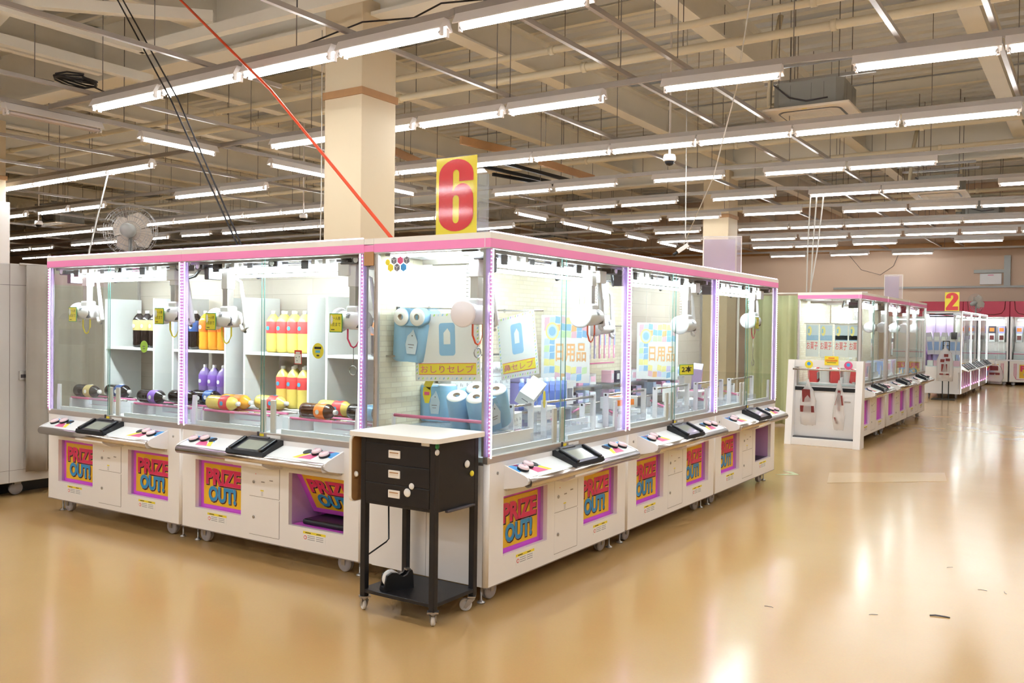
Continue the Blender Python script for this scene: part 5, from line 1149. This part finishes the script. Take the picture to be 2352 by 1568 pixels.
hang_poster('hanging poster sleeve with a blue pack picture and a yellow caption of six letters', (-0.45, 0.19, 1.665), 0.0, 'おしりセレブ', 0.51, 0.455, -0.04)
hang_poster('hanging poster sleeve with a shorter yellow caption, swinging aslant in the near corner cabinet', (-0.36, 0.80, 1.665), -0.35, '鼻セレブ', 0.43, 0.455, -0.16)
t = thing('display_rod', 'thin steel rod across the near cabinet carrying the poster sleeves', 'rod', (0, 0, 0))
obj('rod', MB().tube([(-0.83, 0.20, 1.675), (-0.12, 0.20, 1.675)], 0.005, 'chrome', 8).tube([(-0.83, 0.8, 1.675), (-0.14, 0.8, 1.675)], 0.005, 'chrome', 8).tube([(-0.84, 0.1, 1.38), (-0.6, 0.3, 1.38), (-0.6, 1.2, 1.38)], 0.006, 'chrome', 8), t)
obj('rod_bracket', MB().box(-0.845, -0.825, 0.19, 0.21, 1.665, 1.685, 'dark').box(-0.845, -0.825, 0.79, 0.81, 1.665, 1.685, 'dark'), t)
t = thing('lure_card', 'small yellow arrow cards hanging over the toilet rolls', 'card', (-0.66, 0.28, 1.19))
obj('card', MB().box(-0.028, 0.028, 0, 0.002, -0.005, 0.07, 'yellow', T=Rot(0.5, 'Y')).prism([(-0.028, 0), (0.028, 0), (0.032, -0.05), (0.015, -0.10), (-0.015, -0.10), (-0.032, -0.05)], 0, 0.002, 'yellow').box(-0.02, 0.02, -0.001, 0, -0.05, -0.03, 'rose'), t)
obj('card_string', MB().tube([(0, 0.001, 0.05), (0, 0.001, 0.48)], 0.001, 'cordwhite', 4), t)
# tissue boxes with small printed faces
def tissue_box():
    return MB().box(-0.055, 0.055, -0.115, 0.115, 0, 0.095, 'paper', 0.003)
def tissue_print():
    m = MB()
    for y in (-0.07, -0.01, 0.06): m.box(0.0545, 0.0557, y, y+0.006, 0.045, 0.065, 'grey'); m.box(0.0545, 0.0557, y+0.018, y+0.022, 0.042, 0.058, 'grey'); m.box(0.0545, 0.0557, y-0.01, y+0.035, 0.02, 0.022, 'wheelgrey')
    m.box(-0.02, 0.03, -0.1155, -0.1145, 0.05, 0.056, 'grey'); return m
def tbox(label, loc, rot=(0, 0, 0), group=None, s=1):
    o = cached('tissue', 'tissue_box', tissue_box, None, loc=loc, rot=rot, scale=(s, s, s)); cached('tissuep', 'box_print', tissue_print, o); tag(o, label, 'tissue box', group)
for k in range(3):
    for j in range(5):
        tbox('white tissue box in the stack behind the near corner cabinet, %s column from the left, %s from the bottom' % (ORD[k], ORD[j]) if False else 'white tissue box, %s from the bottom in the %s stack of the near cabinet' % (ORD[j], ('left', 'middle', 'right')[k]),
             (-0.76, 0.70+k*0.235, 0.836+j*0.0965), (0, 0, 0), 'tissue boxes stacked at the back')
tbox('white tissue box tipped steeply over the rods of the near cabinet', (-0.36, 0.98, 1.10), (0.5, 0.55, 0.4))
tbox('white tissue box lying on the deck below the tipped one', (-0.30, 0.66, 0.93), (0, 0, 0.3))
tbox('white tissue box lying to the right beneath the tipped one', (-0.42, 1.22, 0.93), (0, 0, -0.2))
def rods_y(label, y0, y1, rz_=(1.075, 0.99), xs=(-0.22, -0.42), c0='chrome'):
    t = thing('prize_bridge', label, 'rods', (0, 0, 0))
    for z, x in zip(rz_, xs): obj('rod', MB().tube([(x, y0, z), (x, y1, z)], 0.009, c0, 8), t)
    obj('rose_rod', MB().tube([(-0.12, y0, 0.93), (-0.50, y1-0.15, 0.93)], 0.009, 'pinkrod', 8), t)
    obj('rose_rod', MB().tube([(-0.5, y0, 0.93), (-0.70, y1-0.1, 0.93)], 0.009, 'pinkrod', 8), t)
    obj('clear_tray', MB().box(-0.3, -0.08, y0+0.03, y0+0.4, 0.86, 0.92, 'acrylic'), t)
    obj('rod_stand', MB().box(-0.44, -0.40, y1-0.012, y1, 0.836, 1.0, 'clearw').box(-0.24, -0.20, y1-0.012, y1, 0.836, 1.09, 'clearw').box(-0.24, -0.20, y0, y0+0.012, 0.836, 1.09, 'clearw').box(-0.44, -0.40, y0, y0+0.012, 0.836, 1.0, 'clearw').box(-0.70, -0.66, y0, y0+0.012, 0.836, 0.94, 'clearw').box(-0.14, -0.10, y0, y0+0.012, 0.836, 0.94, 'clearw'), t)
rods_y('steel and rose rods under the tissue boxes', 0.56, 0.80); 
rods_y('steel and rose rods before the blue refill pouches', 0.95, 1.64)
rods_y('steel and rose rods left bay of the middle right-hand cabinet', W+0.08, W+0.74); rods_y('steel and rose rods right bay of the middle right-hand cabinet', W+0.95, W+1.64)
rods_y('steel and rose rods left bay of the cabinet beside the curtain', 2*W+0.08, 2*W+0.74); rods_y('steel and rose rods right bay of the cabinet beside the curtain', 2*W+0.95, 2*W+1.64)
def pouch(c1, c2):
    m = MB(); m.prism([(-0.05, 0), (0.05, 0), (0.052, 0.12), (0.03, 0.17), (0.02, 0.185), (-0.02, 0.185), (-0.04, 0.16), (-0.052, 0.12)], -0.018, 0.018, c1, 'yz', smooth=False)
    m.prism(arc(0, 0.07, 0.035, 0, 360, 12)[:-1], 0.018, 0.0195, c2, 'yz'); return m
for k in range(8):
    o = cached('refillp', 'refill_pouch', lambda: pouch('refill_blue', 'pack_pale'), None, loc=(-0.50+0.012*k, 1.12+k*0.062, 1.001), rz=0.5)
    cached('refillc', 'pouch_spout', lambda: MB().lathe([(0.014, 0.185), (0.014, 0.21), (0.0, 0.212)], 'pack_pale', 10, cap=False), o)
    tag(o, 'blue refill pouch, %s from the left in the row on the clear shelf' % ORD[k], 'pouch', 'blue refill pouches')
obj_s = thing('clear_shelf', 'clear shelf carrying the blue refill pouches', 'shelf', (0, 0, 0)); obj('shelf_board', MB().box(-0.62, -0.34, 1.05, 1.62, 0.99, 1.0, 'acrylic'), obj_s)
for y in (1.055, 1.60): obj('shelf_side', MB().box(-0.62, -0.34, y, y+0.01, 0.836, 0.99, 'acrylic'), obj_s)
for k in range(4):
    o = obj('storage_box', MB().box(-0.07, 0.07, -0.06, 0.06, 0, 0.16, 'lavender', 0.006), None, loc=(-0.72, 1.42+0.0*k, 0.836+k*0.165)); obj('box_window', MB().box(0.0705, 0.072, -0.03, 0.03, 0.04, 0.12, 'pack_pale'), o)
    tag(o, 'lavender box, %s from the bottom of the stack behind the refill pouches' % ORD[k], 'box', 'lavender boxes')
# colourful daily goods posters
def goods_poster(label, loc, rz):
    t = thing('hanging_poster', label, 'poster', loc, rz); wd, h = 0.36, 0.50
    obj('poster_sheet', MB().box(-wd/2, wd/2, 0, 0.003, -h, 0, 'paper'), t)
    m = MB(); rnd = random.Random(3); cs = ['pack_blue', 'pale_yellow', 'rose_pale', 'pale_lime', 'pack_blue', 'pale_lilac', 'pale_orange', 'pack_pale', 'paper']
    for k in range(8):
        for j in range(9):
            if 2 <= j <= 5 and k >= 2: continue
            x = -wd/2+0.02+k*0.04; z = -h+0.02+j*0.052; a = rnd.uniform(-0.01, 0.01)
            m.prism([(x, z+a), (x+0.038, z), (x+0.04, z+0.048), (x+0.004, z+0.05+a)], -0.001, 0, rnd.choice(cs))
    for r_, c in ((0.05, 'pale_yellow'), (0.038, 'pack_pale'), (0.026, 'pack_blue')): m.prism([(-0.10+r_*math.cos(a*0.4488), -0.12+1.35*r_*math.sin(a*0.4488)) for a in range(14)], -0.002-0.02*(0.05-r_), 0, c)
    obj('picture', m, t)
    m = MB(); text(m, '日用品', -0.07, 0.15, -0.34, -0.21, -0.003, 'pale_orange', 0.02); obj('kanji_caption', m, t)
    obj('clear_sleeve', MB().box(-wd/2-0.012, wd/2+0.012, -0.010, -0.008, -h-0.03, 0.01, 'thinfilm'), t)
    obj('sleeve_cord', MB().tube([(-0.1, 0, 0.0), (-0.1, 0, 0.28)], 0.002, 'cordwhite', 4).tube([(0.1, 0, 0.0), (0.1, 0, 0.28)], 0.002, 'cordwhite', 4), t)
goods_poster('colourful daily goods poster hanging in the near corner cabinet', (-0.48, 1.68, 1.66), 0.55)
goods_poster('colourful daily goods poster hanging in the middle right-hand cabinet', (-0.45, 3.25, 1.62), 0.4)
# middle right-hand cabinet ------------------------------------------------
def sachet(label, loc, c1, c2, w0=0.075, h=0.20, group=None):
    key = ('sachet', c1, c2, w0, h)
    def mk():
        m = MB(); m.prism([(-w0/2, -h), (w0/2, -h), (w0/2, -0.01), (0, 0), (-w0/2, -0.01)], -0.004, 0.004, c1, 'yz'); m.box(-0.009, 0.009, -0.004, 0.004, 0.0, 0.02, 'paper')
        m.box(0.004, 0.0055, -w0*0.4, w0*0.4, -h*0.55, -h*0.2, c2); m.box(0.004, 0.006, -w0*0.3, w0*0.3, -h*0.85, -h*0.65, 'paper'); return m
    o = cached(key, 'hanging_sachet', mk, None, loc=loc, rz=0.35); tag(o, label, 'packet', group)
colour('sachet_pink', 240, 170, 200); colour('sachet_blue', 150, 176, 226); colour('sachet_lilac', 196, 190, 226)
for k in range(8):
    c = (('sachet_lilac', 'rose_pale'), ('sachet_pink', 'sachet_blue'))[k//4]
    sachet('%s hanging packet, %s from the left on the pegs' % ('lilac' if k < 4 else 'pink', ORD[k]), (-0.58, W+0.32+k*0.085, 1.56), c[0], c[1], 0.075, 0.24, 'hanging packets')
t = thing('display_rod', 'rod with pegs carrying the lilac and pink packets', 'rod', (0, 0, 0)); obj('rod', MB().tube([(-0.83, W+0.28, 1.585), (-0.58, W+0.28, 1.585), (-0.58, W+1.05, 1.585), (-0.83, W+1.05, 1.585)], 0.005, 'chrome', 6).tube([(-0.60, W+0.3, 1.28), (-0.6, W+0.95, 1.28)], 0.007, 'pinkrod', 6).tube([(-0.83, W+0.3, 1.28), (-0.6, W+0.3, 1.28)], 0.005, 'chrome', 6), t)
rnd = random.Random(11)
pal = ['paper', 'sachet_lilac', 'sachet_pink', 'rose_pale', 'pack_pale', 'sachet_blue', 'pouch_black', 'deckw']
def small_box(label, loc, sz, c1, c2, rot=(0, 0, 0), group=None):
    m = MB(); a, b_, h = sz; m.box(-a/2, a/2, -b_/2, b_/2, 0, h, c1, 0.003); 
    o = obj('prize_box', m, None, loc=loc, rot=rot)
    p = MB(); p.box(a/2, a/2+0.001, -b_*0.35, b_*0.35, h*0.25, h*0.75, c2); p.box(-a*0.3, a*0.3, -b_*0.3, b_*0.3, h, h+0.001, c2); obj('box_print', p, o)
    tag(o, label, 'box', group)
n = 0
for bay, (y0, nm) in enumerate(((W+0.12, 'left bay of the middle right-hand cabinet'), (W+1.0, 'right bay of the middle right-hand cabinet'), (2*W+0.12, 'left bay of the cabinet beside the curtain'))):
    t = thing('clear_shelf', 'clear stepped shelf in the %s' % nm, 'shelf', (0, 0, 0))
    obj('shelf_board', MB().box(-0.80, -0.62, y0, y0+0.66, 1.09, 1.10, 'acrylic').box(-0.80, -0.62, y0, y0+0.66, 0.95, 0.96, 'acrylic'), t); obj('shelf_side', MB().box(-0.80, -0.62, y0-0.01, y0, 0.836, 1.1, 'acrylic').box(-0.80, -0.62, y0+0.66, y0+0.67, 0.836, 1.1, 'acrylic'), t)
    for j, z in enumerate((0.961, 1.101)):
        for k in range(6):
            c1 = pal[(k*3+bay*2+j) % 8]; c2 = pal[(k+j+5+bay) % 8]
            small_box('pastel prize box, %s from the left, %s clear shelf, %s' % (ORD[k], ('lower', 'upper')[j], ('left middle bay', 'right middle bay', 'bay by the curtain')[bay]), (-0.71, y0+0.06+k*0.108, z), (0.09, 0.085, 0.075+0.03*rnd.random()), c1, c2, (0, 0, rnd.uniform(-0.2, 0.2)), 'pastel prize boxes')
small_box('white box with a grey cup picture standing at the right of the near cabinet', (-0.50, 1.70, 1.0), (0.10, 0.11, 0.16), 'paper', 'grey'); 
small_box('white character-free mug box' if False else 'tall white box at the back of the middle right-hand cabinet', (-0.30, 3.2, 0.94), (0.12, 0.12, 0.15), 'paper', 'sachet_lilac', (0.1, 0, 0.3))
small_box('long pale box lying on rods in the middle right-hand cabinet', (-0.32, W+0.50, 0.945), (0.12, 0.34, 0.09), 'deckw', 'label_orange', (0, 0, -0.15))
small_box('purple pointed prize pack tilted up in the cabinet beside the curtain', (-0.42, 2*W+0.60, 1.0), (0.09, 0.12, 0.24), 'sachet_lilac', 'sachet_pink', (0.45, 0.1, 0.3))
small_box('flat white and rose box low in the cabinet beside the curtain', (-0.35, 2*W+0.35, 0.945), (0.2, 0.3, 0.05), 'paper', 'pinkrod', (0, 0, 0.2))
small_box('pale pink towel box hanging panel at the back of the cabinet beside the curtain' if False else 'pale pink upright box at the back of the cabinet beside the curtain', (-0.74, 2*W+0.45, 1.22), (0.08, 0.5, 0.34), 'rose_pale', 'sachet_pink')
t = thing('price_card', 'small yellow card reading two pieces in the middle right-hand cabinet', 'card', (-0.09, 3.05, 1.225), 1.2)
obj('card', MB().box(-0.085, 0.085, 0, 0.003, -0.045, 0.045, 'green').box(-0.08, 0.08, -0.001, 0, -0.04, 0.04, 'yellow'), t); m = MB(); text(m, '2本', -0.06, 0.06, -0.022, 0.03, -0.002, 'ink', 0.02); obj('writing', m, t); obj('card_string', MB().tube([(0, 0, 0.045), (0, 0, 0.72)], 0.001, 'cordwhite', 4), t)
tag(obj('round_card', MB().prism([(0.03*math.cos(a*0.5236), 0.055*math.sin(a*0.5236)) for a in range(12)], 0, 0.002, 'yellow', 'yz'), None, loc=(-0.07, 0.71, 1.12), rz=0.3), 'oval yellow card on the glass left of the pane joint in the near cabinet', 'card')
# prizes in the middle and far islands --------------------------------------
def banner(label, loc, rz, c1, c2):
    t = thing('hanging_poster', label, 'poster', loc, rz); key = ('banner', c1, c2)
    cached('bansheet', 'poster_sheet', lambda: MB().box(-0.09, 0.09, 0, 0.002, -0.46, 0, 'paper'), t)
    def pic():
        m = MB(); m.box(-0.08, 0.08, -0.001, 0, -0.22, -0.02, 'pack_pale'); m.box(-0.08, 0.08, -0.001, 0, -0.23, -0.16, 'pack_blue')
        m.prism([(-0.04+0.03*math.cos(a*0.6283), -0.10+0.07*math.sin(a*0.6283)) for a in range(10)], -0.002, -0.001, 'pale_yellow'); m.box(-0.06, -0.04, -0.0025, -0.001, -0.13, -0.07, 'pack_blue')
        text(m, 'お菓子', -0.075, 0.075, -0.36, -0.25, -0.002, 'label_red', 0.0); return m
    cached('banpic', 'picture', pic, t); return t
for k, (x, y, a) in enumerate(((-0.60, 8.75, 0.0), (-0.42, 8.78, 0.0), (-0.22, 8.80, 0.1), (-0.04, 8.82, 0.1))):
    banner('hanging paper banner behind the end glass of the middle island, %s from the left' % ORD[k], (x+0.04, y, 1.66), a, 1, 2)
for k, y in enumerate((10.0, 10.7, 11.5, 12.6, 13.2)): banner('hanging banner along the middle island, %s from the camera end' % ORD[k], (-0.32, y, 1.60), PI/2, 1, 2)
tag(obj('display_rod', MB().tube([(-0.68, 8.77, 1.665), (0.09, 8.80, 1.665)], 0.006, 'chrome', 6).tube([(-0.32, 9.3, 1.605), (-0.32, 13.9, 1.605)], 0.006, 'chrome', 6)), 'steel rods carrying the banners in the middle island', 'rod')
for k in range(5):
    small_box('red and white snack box in the middle island, %s from the left' % ORD[k], (-0.58+k*0.14, 8.95+0.05*(k % 2), 0.836), (0.12, 0.16, 0.20+0.03*(k % 2)), 'paper' if k % 2 else 'red', 'red' if k % 2 else 'paper', (0.2, 0, 0.2*k))
for k in range(8):
    small_box('pastel prize box along the middle island, %s from the camera end' % ORD[k], (-0.40, 9.4+k*0.55, 0.836), (0.25, 0.34, 0.22), pal[k % 6], pal[(k+2) % 6], (0, 0, 0.1*(k % 3)))
for k in range(6):
    o = cached('pinkbag', 'prize_bag', lambda: MB().prism([(-0.07, 0), (0.07, 0), (0.085, 0.3), (0.06, 0.52), (-0.06, 0.52), (-0.085, 0.3)], -0.03, 0.03, 'bagpale').box(-0.05, 0.05, -0.032, -0.03, 0.1, 0.3, 'sachet_blue').box(-0.05, 0.05, -0.032, -0.03, 0.33, 0.42, 'paper'), None, loc=(-0.55+k*0.115, 19.25+0.03*(k % 2), 1.03), rot=(0, 0.12*(k % 3-1), 0)); tag(o, 'tall pale packet in the farthest island, %s from the left' % ORD[k], 'packet', 'tall packets in the farthest island')
for k in range(5):
    small_box('white and pink box in the farthest island, %s from the left' % ORD[k], (-0.55+k*0.14, 19.22, 0.76), (0.13, 0.2, 0.13), ('paper', 'rose_pale', 'sachet_lilac')[k % 3], ('sachet_pink', 'grey')[k % 2])
for k in range(9):
    small_box('pastel box along the farthest island, %s from the camera end' % ORD[k], (-0.40, 19.7+k*0.56, 0.76), (0.3, 0.38, 0.5+0.1*(k % 3)), ('sachet_lilac', 'sachet_pink', 'paper', 'wheelgrey')[k % 4], ('paper', 'sachet_blue')[k % 2])
for c in range(2):
    for k in range(4):
        small_box('lower boxed figure in the %s wall cabinet, %s from the left' % (('third', 'rightmost')[c], ORD[k]), (0.55-WW+c*WW+0.22+k*0.26, 26.93, 1.28), (0.2, 0.16, 0.26), 'paper', 'maroon', (0, 0, -PI/2))
        small_box('upper boxed figure in the %s wall cabinet, %s from the left' % (('third', 'rightmost')[c], ORD[k]), (0.55-WW+c*WW+0.22+k*0.26, 26.93, 1.541), (0.2, 0.18, 0.22), ('sachet_lilac', 'rose_pale', 'pouch_black', 'lavender')[k], 'label_orange', (0, 0, -PI/2))
